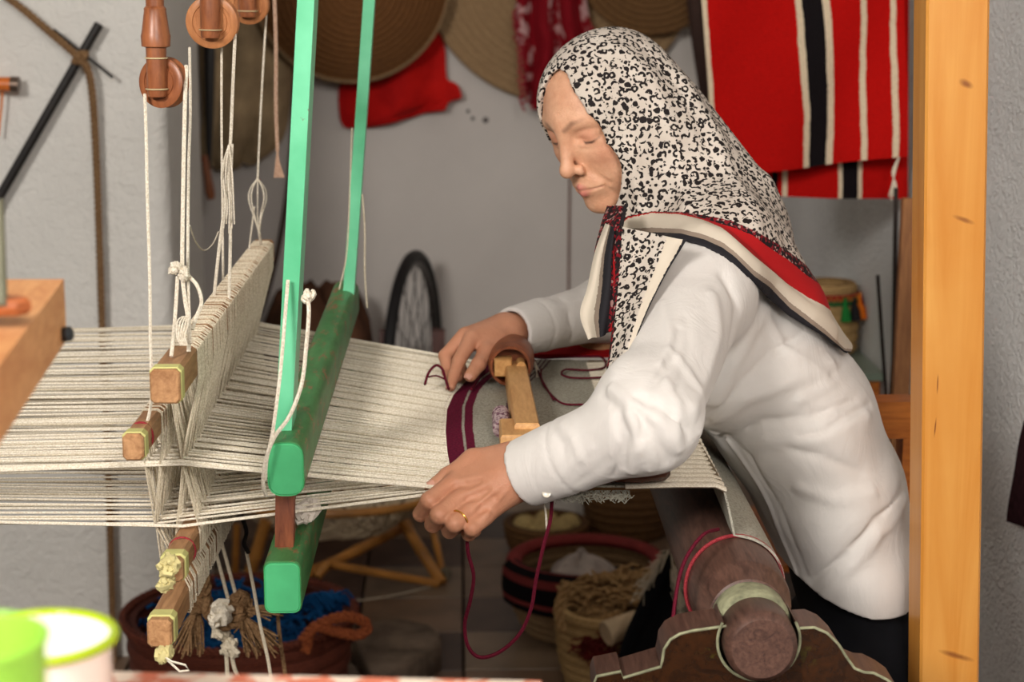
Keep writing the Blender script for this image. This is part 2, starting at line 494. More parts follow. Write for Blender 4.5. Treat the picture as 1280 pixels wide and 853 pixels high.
# dotted stripes further along
sb = m.ramp(m.math('MULTIPLY', dj, 10.0), [(0, (0,0,0)), (0.80, (1,1,1)), (0.835, (0,0,0)), (0.865, (1,1,1)), (0.90, (0,0,0)), (0.93, (1,1,1)), (0.965, (0,0,0))], 'CONSTANT')
dots = m.ramp(m.noise(520, 2), [(0.42, (0.35,)*3), (0.5, (1,1,1))])
col = m.mix(m.math('MULTIPLY', sb, dots), col, srgb(84, 44, 60))
col = m.mix(m.ramp(m.attr('u'), [(0, (0,0,0)), (0.5, (1,1,1))], 'CONSTANT'), col, srgb(128, 112, 90))  # sheet darkened under the bare stripe: shade between the ribs put into colour
m.color(col)
cxy = m.coord((1, 1, 1))
wave = m.n('ShaderNodeTexWave', wave_type='BANDS', bands_direction='Y'); m.set(wave, 'Vector', m.coord()); wave.inputs['Scale'].default_value = 110; wave.inputs['Distortion'].default_value = 1.5
m.bump(m.math('ADD', m.math('MULTIPLY', wave.outputs['Fac'], .4), wv), 0.5, 0.0015)
M_cloth = m.mat
NV = 46; cols = list(np.linspace(0, 1, 70)); P = []; D = []; U = []
rb = 0.0575
for i in range(NV):
    v = i/(NV-1); y = lerp(YN-0.004, YF+.01, v); x0 = fellx(y); row = []
    # profile: level from the fell to the beam, then down round its back
    L1 = b0.x - x0; L = L1 + rb*2.4
    yy = lerp(y, lerp(YN+.012, YF+.03, v), 1)
    for t in cols:
        s_ = t*L
        if s_ < L1:
            x = x0+s_; zr = s_/L1
            z = lerp(Zw, b0.z+rb, max(0, (zr-.955)/.045)**1.3) + 0.0015*math.sin(18*v+9*t)*min(1, t*6)*(1 if x < xg-.02 else 0)
        else:
            a = (s_-L1)/rb; x = b0.x+rb*math.sin(a); z = b0.z+rb*math.cos(a)
        row.append(V(x, yy+0.0015*math.sin(40*t), z)); D.append(x-x0 if s_ < L1 else 9)
        U.append(1.0 if (xg < x < xw and s_ < L1) else 0.0)
    P.append(row)
cl = MB().grid(P, 0, 0.0025).build('woven_cloth', M_cloth)
tag(cl, 'grey handwoven cloth with maroon bands and a bare cream stripe on the loom', 'cloth')
set_attr(cl, 'd', D+D); set_attr(cl, 'u', U+U)
rm = MB()
for i in range(34):
    y = lerp(YN+0.006, YF, i/33)
    rm.tube([V(xg-.004, y, Zw+.0006), V((xg+xw)/2, y+random.uniform(-.001, .001), Zw+.0020), V(xw-.012, y, Zw+.0014), V(xw, y, Zw-.004)], random.uniform(.0078, .0096), 8, flat=.28)
rm.build('bare_warp_stripe', M_thread, cl)['kind'] = 'stuff'
fr = MB()
for i in range(150):
    x = lerp(at(690, 620, YN).x, xg, random.random()); z = Zw-.002; y = YN-.006
    fr.tube([V(x, y+.004, z), V(x+random.uniform(-.006, .006), y-.002, z-random.uniform(.002, .008)), V(x+random.uniform(-.01, .01), y-random.uniform(-.002, .004), z-random.uniform(.003, .014))], .0005, 3)
fr.build('fuzzy_edge', plain('grey wool fuzz', (150, 146, 132), .95, .1), cl)['kind'] = 'stuff'

# ------------------------------------------------------------------ loom: heddle shafts
M_bar = wood('pale brown shaft wood', (196, 150, 106), (140, 96, 62), (4, .5, 4), .5)
M_tape = plain('yellow paper tape', (208, 204, 132), .6, .3, .08, 40)
M_raw = wood('cracked end grain', (168, 112, 72), (112, 66, 40), (3, 3, 3), .7)
def barprism(p0, p1, w, h, name, mat, parent, e=.004):
    d = (p1-p0); M = axisM(p0, d)
    o = [(-w/2, -h/2+e), (-w/2+e, -h/2), (w/2-e, -h/2), (w/2, -h/2+e), (w/2, h/2-e), (w/2-e, h/2), (-w/2+e, h/2), (-w/2, h/2-e)]
    return MB().prism(o, M, d.length, 0, .002).build(name, mat, parent, True, 30)
def shaft(name, label, un, uf, ln, lf, sz_u, sz_l, xs, warp_up, n=135):
    t = thing(name, (ln.x, (ln.y+lf.y)/2, ln.z), label, 'heddle shaft', None)
    top = barprism(un, uf, *sz_u, 'upper_bar', M_bar, t)
    d = (uf-un).normalized()
    barprism(un+d*.006, un+d*.026, sz_u[0]+.0022, sz_u[1]+.0022, 'tape_band', M_tape, t)
    low = barprism(ln, lf, *sz_l, 'lower_bar', M_bar, t)
    d2 = (lf-ln).normalized()
    barprism(ln+d2*.012, ln+d2*.034, sz_l[0]+.003, sz_l[1]+.003, 'tape_band', M_tape, t)
    hm = MB(); lm = MB()
    for i in range(n):
        v = (i+.5)/n
        y = lerp(HN, HF, v)
        ku = (y-un.y+.012*random.uniform(-1, 1))/(uf.y-un.y); kl = (y-ln.y+.01*random.uniform(-1, 1))/(lf.y-ln.y)
        a = lerp(un, uf, min(max(ku, .06), .99)); b = lerp(ln, lf, min(max(kl, .07), .99))
        zw = (zu if warp_up else zl)
        eye = V(xs+random.uniform(-.003, .003), y, zw)
        w, h = sz_u[0]/2+.001, sz_u[1]/2+.001
        hm.tube([eye, a+V(w, random.uniform(-.002, .002), -h), a+V(w, 0, h*.8), a+V(w*.6, .001, h), a+V(-w*.7, .001, h), a+V(-w, 0, h*.5), a+V(-w, 0, -h), eye+V(0, .002, 0)], random.uniform(.0008, .0011), 4)
        w, h = sz_l[0]/2+.001, sz_l[1]/2+.001
        lm.tube([eye, b+V(w, random.uniform(-.002, .002), h*.8), b+V(w, 0, -h), b+V(-w, 0, -h), b+V(-w, .001, h*.7), eye+V(.001, .002, 0)], random.uniform(.0007, .001), 4)
    hm.build('upper_heddles', M_thread2, t)['kind'] = 'stuff'
    lm.build('lower_heddles', M_thread2, t)['kind'] = 'stuff'
    return t
A0, A1 = at(206, 484, 1.93), at(330, 314, 2.88)
B0, B1 = at(166, 560, 1.93), at(305, 375, 2.88)
C0, C1 = at(214, 714, 1.93), at(330, 505, 2.80)
D0, D1 = at(199, 793, 1.93), at(318, 560, 2.75)
sh1 = shaft('heddle_shaft', 'raised heddle shaft of thread loops hung on a wooden bar above the warp', A0, A1, C0, C1, (.031, .036), (.024, .026), xh1, True)
sh2 = shaft('heddle_shaft', 'lowered heddle shaft with red thread on its bar, beside the raised one', B0, B1, D0, D1, (.022, .028), (.026, .030), xh2, False)
d = (B1-B0).normalized()
o = MB().tube([B0+d*.05+V(.0125*math.cos(a), 0, .0155*math.sin(a)) for a in np.linspace(0, 2*math.pi, 20)[:-1]], .0013, 5, True).build('red_thread', M_redcord, sh2)
d = (C1-C0).normalized()
o = MB().tube([C0+d*.075+V(.0145*math.cos(a), 0, .0155*math.sin(a)) for a in np.linspace(0, 2*math.pi, 20)[:-1]], .0012, 5, True).build('red_thread', M_redcord, sh1)
# yellow tape knot on the lower bar ends
M_ktape = plain('crumpled yellow rag', (206, 194, 138), .9, .1, .2, 60, .5, 120)
def ragknot(c, s, name, parent, mat, n=14, r=.004):
    mb = MB()
    for k in range(n):
        th = random.uniform(0, 6.28); u = Vector((random.gauss(0, 1), random.gauss(0, 1), random.gauss(0, 1))).normalized()
        w = u.orthogonal().normalized(); q = u.cross(w)
        rr = s*random.uniform(.4, .9)
        mb.tube([c+V(*(random.uniform(-.2, .2)*s for _ in range(3)))+(w*math.cos(a)+q*math.sin(a)*.7)*rr for a in np.linspace(th, th+random.uniform(3, 5.5), 9)], [r*f for f in (.5, .8, 1, 1, 1, 1, 1, .8, .5)], 5)
    return mb.build(name, mat, parent)
ragknot(C0+V(-.002, -.004, .006), .016, 'tape_knot', sh1, M_ktape)
ragknot(C0+V(-.004, -.008, -.012), .010, 'tape_knot', sh1, M_ktape, 8)
ragknot(D0+V(.004, -.002, -.022), .010, 'tape_knot', sh2, M_ktape, 8)
MB().tube([D0+V(.0, -.004, -.02), D0+V(.014, -.012, -.026), D0+V(.028, -.012, -.030), D0+V(.032, -.012, -.036), D0+V(.022, -.012, -.037), D0+V(.008, -.006, -.026)], .0012, 5).build('string_loop', M_thread, sh2)

# ------------------------------------------------------------------ loom: green beater
m = NT('worn green paint', 0.32, 0.5)
pat = m.noise(20, 6, 0.7, m.coord((1, .35, 1)))
g = m.ramp(m.noise(9, 4), [(0.3, srgb(78, 176, 126)), (0.7, srgb(122, 214, 168))])
far = m.ramp(m.noise(40, 6, .75, m.coord((1, .25, 1))), [(0.65, (0,0,0)), (0.70, (1,1,1))])
m.color(m.mix(far, g, srgb(116, 78, 50))); m.bump(pat, .15, .002); M_green = m.mat
m = NT('scuffed dark green paint', 0.45, 0.4)
g = m.ramp(m.noise(30, 5, .7, m.coord((1, .3, 1))), [(0.3, srgb(44, 104, 52)), (0.65, srgb(78, 142, 82))])
w = m.ramp(m.noise(55, 6, .75, m.coord((1, .35, 1))), [(0.54, (0,0,0)), (0.62, (1,1,1))])
m.color(m.mix(w, g, srgb(140, 104, 70))); m.bump(w, .3, .001); M_green2 = m.mat
M_greenend = plain('bright green painted end', (84, 192, 128), .45, .4, .12, 14)
M_brownwood = wood('reddish worn wood', (150, 86, 56), (96, 50, 34), (4, 4, .6), .6)
bt = thing('loom_beater', at(355, 770, 2.4)*1.0, 'green painted loom beater with two tall uprights and thick crossbars', 'beater')
cb0 = at(357, 587, 1.96); cb1 = at(433, 374, 2.93)
sb0 = at(353, 735, 1.96); sb1 = sb0 + (cb1-cb0)
def rbar(p0, p1, w, h, r, name, mats, parent):
    M = axisM(p0, p1-p0); o = []
    for cx, cy, a0 in ((w/2-r, h/2-r, 0), (-w/2+r, h/2-r, 90), (-w/2+r, -h/2+r, 180), (w/2-r, -h/2+r, 270)):
        for a in np.linspace(a0, a0+90, 5): o.append((cx+r*math.cos(math.radians(a)), cy+r*math.sin(math.radians(a))))
    mb = MB().prism(o, M, (p1-p0).length, 0, .002)
    return mb.build(name, mats, parent, True, 35)
cap = rbar(cb0, cb1, .039, .059, .014, 'cap_bar', M_green2, bt)
rbar(cb0-(cb1-cb0).normalized()*.0015, cb0+(cb1-cb0).normalized()*.001, .038, .058, .014, 'painted_end', M_greenend, cap)
sl = rbar(sb0, sb1, .040, .058, .008, 'sley_bar', M_green2, bt)
rbar(sb0-(cb1-cb0).normalized()*.0015, sb0+(cb1-cb0).normalized()*.001, .038, .056, .008, 'painted_end', M_greenend, sl)
def upright(p0, p1, w, dp):
    d = p1-p0; M = axisM(p0, d, (0, -1, 0))
    MB().prism([(-w/2, -dp/2), (w/2, -dp/2), (w/2, dp/2), (-w/2, dp/2)], M, d.length, 0, .003).build('upright', M_green, bt, True, 20)
u0 = at(357, 572, 2.02); u1 = at(387, 0, 2.02); ud = (u1-u0)
upright(u0+V(-.003, .018, 0), u0+V(-.003, .018, 0)+ud*1.35, .0175, .060)
v0 = at(436, 372, 2.86); v1 = at(462, 0, 2.86)
upright(v0, v0+(v1-v0)*1.2, .0165, .040)
t0 = at(357, 610, 2.02); t1 = at(356, 700, 2.02)
MB().prism([(-.010, -.011), (.010, -.011), (.010, .011), (-.010, .011)], axisM(t0, t1-t0, (0, -1, 0)), (t1-t0).length+.02, 0, .001).build('tenon', M_brownwood, bt)
rd = MB()
for i in range(170):
    v = (i+.5)/170; p = lerp(cb0, cb1, .085+.85*v); q = lerp(sb0, sb1, .085+.85*v)
    rd.box((p+q)/2, (.004, .0007, (p-q).length-.03))
rd.build('reed', plain('steel and cane reed', (120, 96, 70), .6), bt)['kind'] = 'stuff'
# rags and cords on the beater
ragknot(at(382, 640, 2.05), .016, 'rag_strip', bt, plain('white rag', (206, 196, 184), .9, .1), 10, .004)
M_cord = fibre('white cotton cord', (236, 228, 212), (200, 188, 168), 420)
MB().tube(spl([(360, 350, 2.0), (356, 400, 1.99), (350, 470, 1.975), (340, 545, 1.95), (331, 580, 1.945), (329, 606, 1.95), (333, 620, 1.96)], 6), .0021, 6).build('cord', M_cord, bt)
MB().tube(spl([(384, 372, 1.995), (386, 390, 1.985), (383, 430, 1.98), (377, 480, 1.975), (362, 520, 1.965), (344, 545, 1.95), (334, 570, 1.945), (331, 600, 1.95)], 6), .0023, 6).build('cord', M_cord, bt)
ragknot(at(385, 370, 1.995), .007, 'cord_knot', bt, M_cord, 8, .0028)
MB().tube(spl([(440, 160, 2.85), (437, 250, 2.84), (433, 320, 2.84), (424, 362, 2.84)], 6), .0012, 5).build('cord', M_thread2, bt)
MB().tube(spl([(453, 243, 2.84), (456, 290, 2.84), (456, 340, 2.84), (459, 385, 2.84)], 6), .0014, 5).build('cord', M_thread2, bt)

# ------------------------------------------------------------------ implicit surfaces for the weaver
def A3(v): return np.array([v[0], v[1], v[2]], dtype=np.float32)
def rcone(p, a, b, ra, rb):
    a = A3(a); b = A3(b); ba = b-a; pa = p-a
    h = np.clip((pa@ba)/max(float(ba@ba), 1e-9), 0, 1)
    return np.sqrt(((pa-h[:, None]*ba)**2).sum(1)) - (ra+(rb-ra)*h)
def sph(p, c, r): return np.sqrt(((p-A3(c))**2).sum(1)) - r
def ell(p, c, r):
    q = p-A3(c); r = np.array(r, dtype=np.float32)
    k0 = np.sqrt(((q/r)**2).sum(1)); k1 = np.sqrt(((q/(r*r))**2).sum(1))
    return k0*(k0-1)/np.maximum(k1, 1e-6)
def smin(a, b, k):
    h = np.maximum(k-np.abs(a-b), 0)/k
    return np.minimum(a, b)-h*h*k*.25
def smax(a, b, k): return -smin(-a, -b, k)
def polyd(p, pts):
    d = None
    for a, b in zip(pts[:-1], pts[1:]):
        q = rcone(p, a, b, 0, 0); d = q if d is None else np.minimum(d, q)
    return d
def bulge(p, pts, amp, w):
    d = polyd(p, pts)
    return amp*np.exp(-(d/w)**2) if amp > 0 else amp*np.exp(-np.abs(d)/w*1.25)

def sdf_mesh(f, lo, hi, h, B=8):
    lo = np.array(lo, dtype=np.float32); n = np.ceil((np.array(hi)-lo)/h/B).astype(int)
    def centers(idx): return lo+(idx*B+(B-1)/2)*h
    idx = np.stack(np.meshgrid(*[np.arange(k) for k in n], indexing='ij'), -1).reshape(-1, 3)
    dc = f(centers(idx).astype(np.float32))
    D = np.repeat(np.repeat(np.repeat(dc.reshape(n), B, 0), B, 1), B, 2).astype(np.float32)
    act = idx[np.abs(dc) < B*h*1.9]
    loc = np.stack(np.meshgrid(*[np.arange(B)]*3, indexing='ij'), -1).reshape(-1, 3)
    for s in range(0, len(act), 600):
        g = (act[s:s+600, None, :]*B+loc[None]).reshape(-1, 3)
        D[g[:, 0], g[:, 1], g[:, 2]] = f((lo+g*h).astype(np.float32))
    N = D < 0
    def corner(A, c): return A[c[0]:A.shape[0]-1+c[0], c[1]:A.shape[1]-1+c[1], c[2]:A.shape[2]-1+c[2]]
    cs = [(i, j, k) for i in (0, 1) for j in (0, 1) for k in (0, 1)]
    cnt = sum(corner(N, c).astype(np.int8) for c in cs)
    cell = np.argwhere((cnt > 0) & (cnt < 8))
    vid = -np.ones(cnt.shape, dtype=np.int64); vid[tuple(cell.T)] = np.arange(len(cell))
    acc = np.zeros((len(cell), 3)); num = np.zeros(len(cell))
    val = {c: D[cell[:, 0]+c[0], cell[:, 1]+c[1], cell[:, 2]+c[2]] for c in cs}
    for c in cs:
        for ax in range(3):
            if c[ax]: continue
            e = list(c); e[ax] = 1; e = tuple(e)
            a, b = val[c], val[e]; m = (a < 0) != (b < 0)
            t = np.where(m, a/np.where(m, a-b, 1), 0)
            pos = np.tile(np.array(c, float), (len(cell), 1)); pos[:, ax] += t
            acc[m] += pos[m]; num[m] += 1
    vs = lo+(cell+acc/num[:, None])*h
    quads = []
    for ax in range(3):
        o1, o2 = [(1, 2), (2, 0), (0, 1)][ax]
        sl0 = [slice(None)]*3; sl1 = [slice(None)]*3; sl0[ax] = slice(0, -1); sl1[ax] = slice(1, None)
        a = N[tuple(sl0)]; b = N[tuple(sl1)]
        for flip, mask in ((0, a & ~b), (1, ~a & b)):
            e = np.argwhere(mask)
            e = e[(e[:, o1] > 0) & (e[:, o2] > 0) & (e[:, o1] < cnt.shape[o1]) & (e[:, o2] < cnt.shape[o2])]
            if not len(e): continue
            q = []
            for d1, d2 in ((-1, -1), (0, -1), (0, 0), (-1, 0)):
                g = e.copy(); g[:, o1] += d1; g[:, o2] += d2; q.append(vid[tuple(g.T)])
            q = np.stack(q, 1)
            quads.append(q[:, ::-1] if flip else q)
    q = np.concatenate(quads); q = q[(q >= 0).all(1)]
    return vs, q
def np_mesh(name, vs, qs, mat, parent):
    me = bpy.data.meshes.new(name)
    me.vertices.add(len(vs)); me.vertices.foreach_set('co', np.asarray(vs, dtype=np.float32).ravel())
    me.loops.add(len(qs)*4); me.loops.foreach_set('vertex_index', np.asarray(qs, dtype=np.int32).ravel())
    me.polygons.add(len(qs)); me.polygons.foreach_set('loop_start', np.arange(0, len(qs)*4, 4, dtype=np.int32))
    me.polygons.foreach_set('use_smooth', np.ones(len(qs), dtype=bool))
    me.update(calc_edges=True); me.validate()
    for m in (mat if isinstance(mat, list) else [mat]): me.materials.append(m)
    return link(bpy.data.objects.new(name, me), parent)
def march(f, pxs, y0=1.6, y1=3.3):
    """surface points seen along the photo's lines of sight"""
    d = np.array([tuple(ray(*p)) for p in pxs], dtype=np.float32); d /= d[:, 1:2]
    o = np.array([0, 0, HC], dtype=np.float32); t = np.full(len(pxs), y0, dtype=np.float32)
    for _ in range(90):
        s = f(o+d*t[:, None]); t = np.minimum(t+np.maximum(s, -.01)*.7, y1)
    return [Vector(o+d[i]*t[i]) for i in range(len(pxs))]

# ------------------------------------------------------------------ the weaver: pose
person = thing('person', (at(1075, 770, 2.42).x, 2.42, 0), 'woman in white shirt and leopard print headscarf leaning over the loom', 'person')
YT = 2.42
T = [at(1072, 800, YT), at(1064, 700, YT), at(1036, 610, YT), at(992, 520, YT), at(930, 438, YT), at(893, 365, YT)]
TR = [.080, .084, .090, .098, .100, .090]
TW = [1.62, 1.65, 1.62, 1.60, 1.62, 1.62]
SHN, ELN, WRN = at(874, 366, 2.225), at(812, 529, 1.965), at(656, 591, 2.035)
SHF, ELF, WRF = at(850, 345, 2.61), at(762, 386, 2.80), at(640, 416, 2.635)

HYAW, HPIT, HROL, HSC = math.radians(43), math.radians(25), math.radians(6), .955
fh = V(-math.cos(HYAW), -math.sin(HYAW), 0); Zu = V(0, 0, 1)
hf = fh*math.cos(HPIT)-Zu*math.sin(HPIT); hu = Zu*math.cos(HPIT)+fh*math.sin(HPIT); hl = hu.cross(hf)
hl2 = hl*math.cos(HROL)+hu*math.sin(HROL); hu2 = hu*math.cos(HROL)-hl*math.sin(HROL)
HO = V(.1865, 2.45, 1.269)
HR = np.array([tuple(hf), tuple(hl2), tuple(hu2)], dtype=np.float32)      # rows: local axes in world
def tohead(p): return ((p-A3(HO))@HR.T)/HSC
def fromhead(q): return HO + (hf*q[0]+hl2*q[1]+hu2*q[2])*HSC

# ------------------------------------------------------------------ head
def head_sdf(p):
    q = tohead(p); qa = q.copy(); qa[:, 1] = np.abs(qa[:, 1])
    d = ell(q, (-.006, 0, .022), (.0935, .072, .074))
    d = smin(d, ell(q, (.026, 0, -.028), (.060, .056, .080)), .025)
    d = smin(d, rcone(qa, (.018, .043, -.055), (.066, .010, -.098), .018, .017), .018)
    d = smin(d, sph(q, (.0715, 0, -.099), .0155), .014)
    d = smin(d, ell(qa, (.054, .0375, -.028), (.021, .018, .019)), .018)
    d = smin(d, ell(qa, (.052, .030, -.060), (.021, .021, .025)), .018)
    d = smin(d, rcone(qa, (.0785, .0, .020), (.060, .046, .020), .012, .010), .016)
    d = smax(d, -ell(qa, (.0885, .0315, .001), (.013, .017, .0095)), .014)
    d = smin(d, sph(qa, (.0655, .0315, -.001), .0142), .004)               # lid over the eyeball
    d = smin(d, rcone(qa, (.0765, .020, .0035), (.069, .044, .0035), .0035, .003), .006)
    d = smin(d, rcone(qa, (.0790, .020, -.010), (.069, .042, -.010), .003, .003), .007)
    d = smin(d, rcone(q, (.083, 0, .014), (.1035, 0, -.032), .0075, .0085), .012)
    d = smin(d, ell(q, (.1055, 0, -.036), (.0095, .0095, .0090)), .007)
    d = smin(d, sph(qa, (.0935, .0115, -.0405), .0072), .006)
    d = smax(d, -ell(qa, (.1010, .0060, -.0485), (.0040, .0030, .0036)), .003)
    d = smin(d, ell(q, (.0755, 0, -.068), (.0185, .027, .021)), .014)
    d = smin(d, rcone(qa, (.0945, 0, -.0655), (.0795, .024, -.0700), .0045, .0022), .005)
    d = smin(d, rcone(qa, (.0930, 0, -.0750), (.0795, .022, -.0712), .0052, .0022), .005)
    d = smax(d, -rcone(qa, (.1005, 0, -.0702), (.0825, .0265, -.0715), .0012, .0010), .0025)
    d = d + bulge(qa, [(.090, .0165, -.040), (.083, .026, -.055), (.074, .033, -.070)], .0022, .0042)
    d = d + bulge(qa, [(.0775, .0275, -.073), (.066, .031, -.094)], .0016, .0035)
    d = d + bulge(qa, [(.083, .018, -.014), (.073, .036, -.019)], .0009, .003)
    d = d*HSC
    nb = at(865, 330, 2.43)
    return smin(d, rcone(p, fromhead((-.02, 0, -.05)), nb, .046, .055), .02)
def box_of(pts, m):
    a = np.array([tuple(p) for p in pts]); return a.min(0)-m, a.max(0)+m
lo, hi = box_of([fromhead(q) for q in [(x_, y_, z_) for x_ in (-.10, .122) for y_ in (-.08, .08) for z_ in (-.125, .115)]], .02)
hv, hq = sdf_mesh(head_sdf, lo, hi, .00165)

# ------------------------------------------------------------------ hands
def finger(d, p, J, R, k=.004):
    f = None
    for i in range(len(J)-1):
        c = rcone(p, J[i], J[i+1], R[i], R[i+1]); f = c if f is None else smin(f, c, .003)
    return smin(d, f, k)
nI = [at(568, 603, 2.045), at(537, 626, 2.016), at(526, 643, 2.036), at(532, 640, 2.056)]
nM = [at(579, 620, 2.028), at(549, 644, 2.000), at(541, 656, 2.022), at(549, 652, 2.044)]
nR = [at(592, 635, 2.016), at(568, 655, 1.994), at(562, 664, 2.016), at(571, 660, 2.036)]
nP = [at(607, 646, 2.010), at(590, 661, 1.996), at(586, 668, 2.014), at(594, 664, 2.030)]
nT = [at(640, 574, 2.050), at(592, 577, 2.062), at(560, 596, 2.060), at(540, 610, 2.052)]
nW = at(652, 590, 2.035)
def handN_sdf(p):
    d = rcone(p, nW, lerp(WRN, ELN, .35), .0255, .027)
    for J, r0, r1 in ((nI, .021, .0125), (nM, .021, .0125), (nR, .020, .012), (nP, .018, .0115)):
        d = smin(d, rcone(p, lerp(nW, J[0], .12), J[0]+(nW-J[0])*.08+V(0, .006, 0), r0, r1), .016)
    d = smin(d, rcone(p, nT[0], nT[1], .019, .0135), .016)
    d = finger(d, p, nT[1:], (.0125, .0105, .0085), .008)
    d = finger(d, p, nI, (.0112, .0098, .0085, .0075), .0035)
    d = finger(d, p, nM, (.0115, .0100, .0088, .0078), .0035)
    d = finger(d, p, nR, (.0108, .0094, .0083, .0074), .0035)
    d = finger(d, p, nP, (.0098, .0084, .0075, .0068), .0035)
    toc = V(0, -1, .35).normalized()
    for J in (nI, nM, nR, nP):
        q = J[0]+toc*.012; w_ = nW+toc*.024
        d = d - bulge(p, [q, lerp(q, w_, .35), lerp(q, w_, .8)], .0017, .0035)
        d = d - bulge(p, [J[0]+toc*.011, J[0]+toc*.011+V(.001, 0, 0)], .0015, .007)
        d = d - bulge(p, [J[1]+toc*.009, J[1]+toc*.009+V(.001, 0, 0)], .0008, .005)
    # valleys between the knuckles, two veins
    for J, K in ((nI, nM), (nM, nR), (nR, nP)):
        a = (J[0]+K[0])/2+toc*.011
        d = d + bulge(p, [a, lerp(a, nW+toc*.024, .35)], .0016, .0042)
    vA = march_n([(592, 610), (604, 603), (618, 600), (632, 590)]) if VEINS else None
    if vA: d = d - bulge(p, vA, .0012, .0022)
    return d
VEINS = False
def march_n(l): return march(handN_sdf, l)
lo, hi = box_of(nI+nM+nR+nP+nT+[at(735, 575, 2.0)], .03)
nv, nq = sdf_mesh(handN_sdf, lo, hi, .0012)

fI = [at(589, 424, 2.585), at(574, 451, 2.552), at(567, 471, 2.530), at(563.5, 484, 2.512)]
fM = [at(581, 420, 2.600), at(557, 445, 2.580), at(560, 465, 2.556), at(566, 477, 2.538)]
fR = [at(580, 424, 2.615), at(562, 451, 2.600), at(568, 466, 2.574), at(574, 472, 2.556)]
fP = [at(586, 430, 2.628), at(574, 452, 2.612), at(578, 464, 2.584), at(582, 470, 2.566)]
fT = [at(622, 428, 2.600), at(608, 440, 2.574), at(598, 456, 2.548), at(588, 470, 2.532)]
fW = at(636, 415, 2.635)
def handF_sdf(p):
    d = rcone(p, fW, lerp(WRF, ELF, .4), .0240, .026)
    for J, r0, r1 in ((fI, .021, .0125), (fM, .021, .0125), (fR, .021, .012), (fP, .019, .011)):
        d = smin(d, rcone(p, lerp(fW, J[0], .12), J[0]+(fW-J[0])*.08, r0, r1), .014)
    d = smin(d, rcone(p, fT[0], fT[1], .0155, .0118), .014)
    d = finger(d, p, fT[1:], (.0112, .0100, .0086), .006)
    d = finger(d, p, fI, (.0115, .0092, .0083, .0062), .0035)
    d = finger(d, p, fM, (.0118, .0096, .0084, .0064), .0035)
    d = finger(d, p, fR, (.0110, .0090, .0080, .0062), .0035)
    d = finger(d, p, fP, (.0098, .0080, .0070, .0060), .0035)
    return d
lo, hi = box_of(fI+fM+fR+fP+fT+[lerp(WRF, ELF, .4)], .032)
fv, fq = sdf_mesh(handF_sdf, lo, hi, .0014)

# ------------------------------------------------------------------ shirt
def torso_sdf(p, grow=0.0):
    q = p.copy(); d = None
    for i in range(len(T)-1):
        w = (TW[i]+TW[i+1])/2
        s = p.copy(); s[:, 1] = YT+(p[:, 1]-YT)/w
        c = rcone(s, T[i], T[i+1], TR[i]+grow, TR[i+1]+grow); d = c if d is None else smin(d, c, .03)
    return d
def arms_sdf(p):
    d = rcone(p, SHN, ELN, .060, .047)
    d = smin(d, rcone(p, ELN, WRN, .048, .037), .03)
    d = smin(d, sph(p, at(796, 492, 2.0), .037), .03)
    f = rcone(p, SHF, ELF, .060, .046); f = smin(f, rcone(p, ELF, WRF, .045, .0325), .03)
    return d, f
def shirt_base(p):
    t = torso_sdf(p)
    t = smin(t, rcone(p, SHN, SHF, .062, .058), .06)
    t = smin(t, ell(p, at(868, 452, 2.33), (.07, .10, .07)), .05)
    # shirt tail widening to the hem
    n, f = arms_sdf(p)
    d = smin(t, n, .028); d = smin(d, f, .03)
    return d
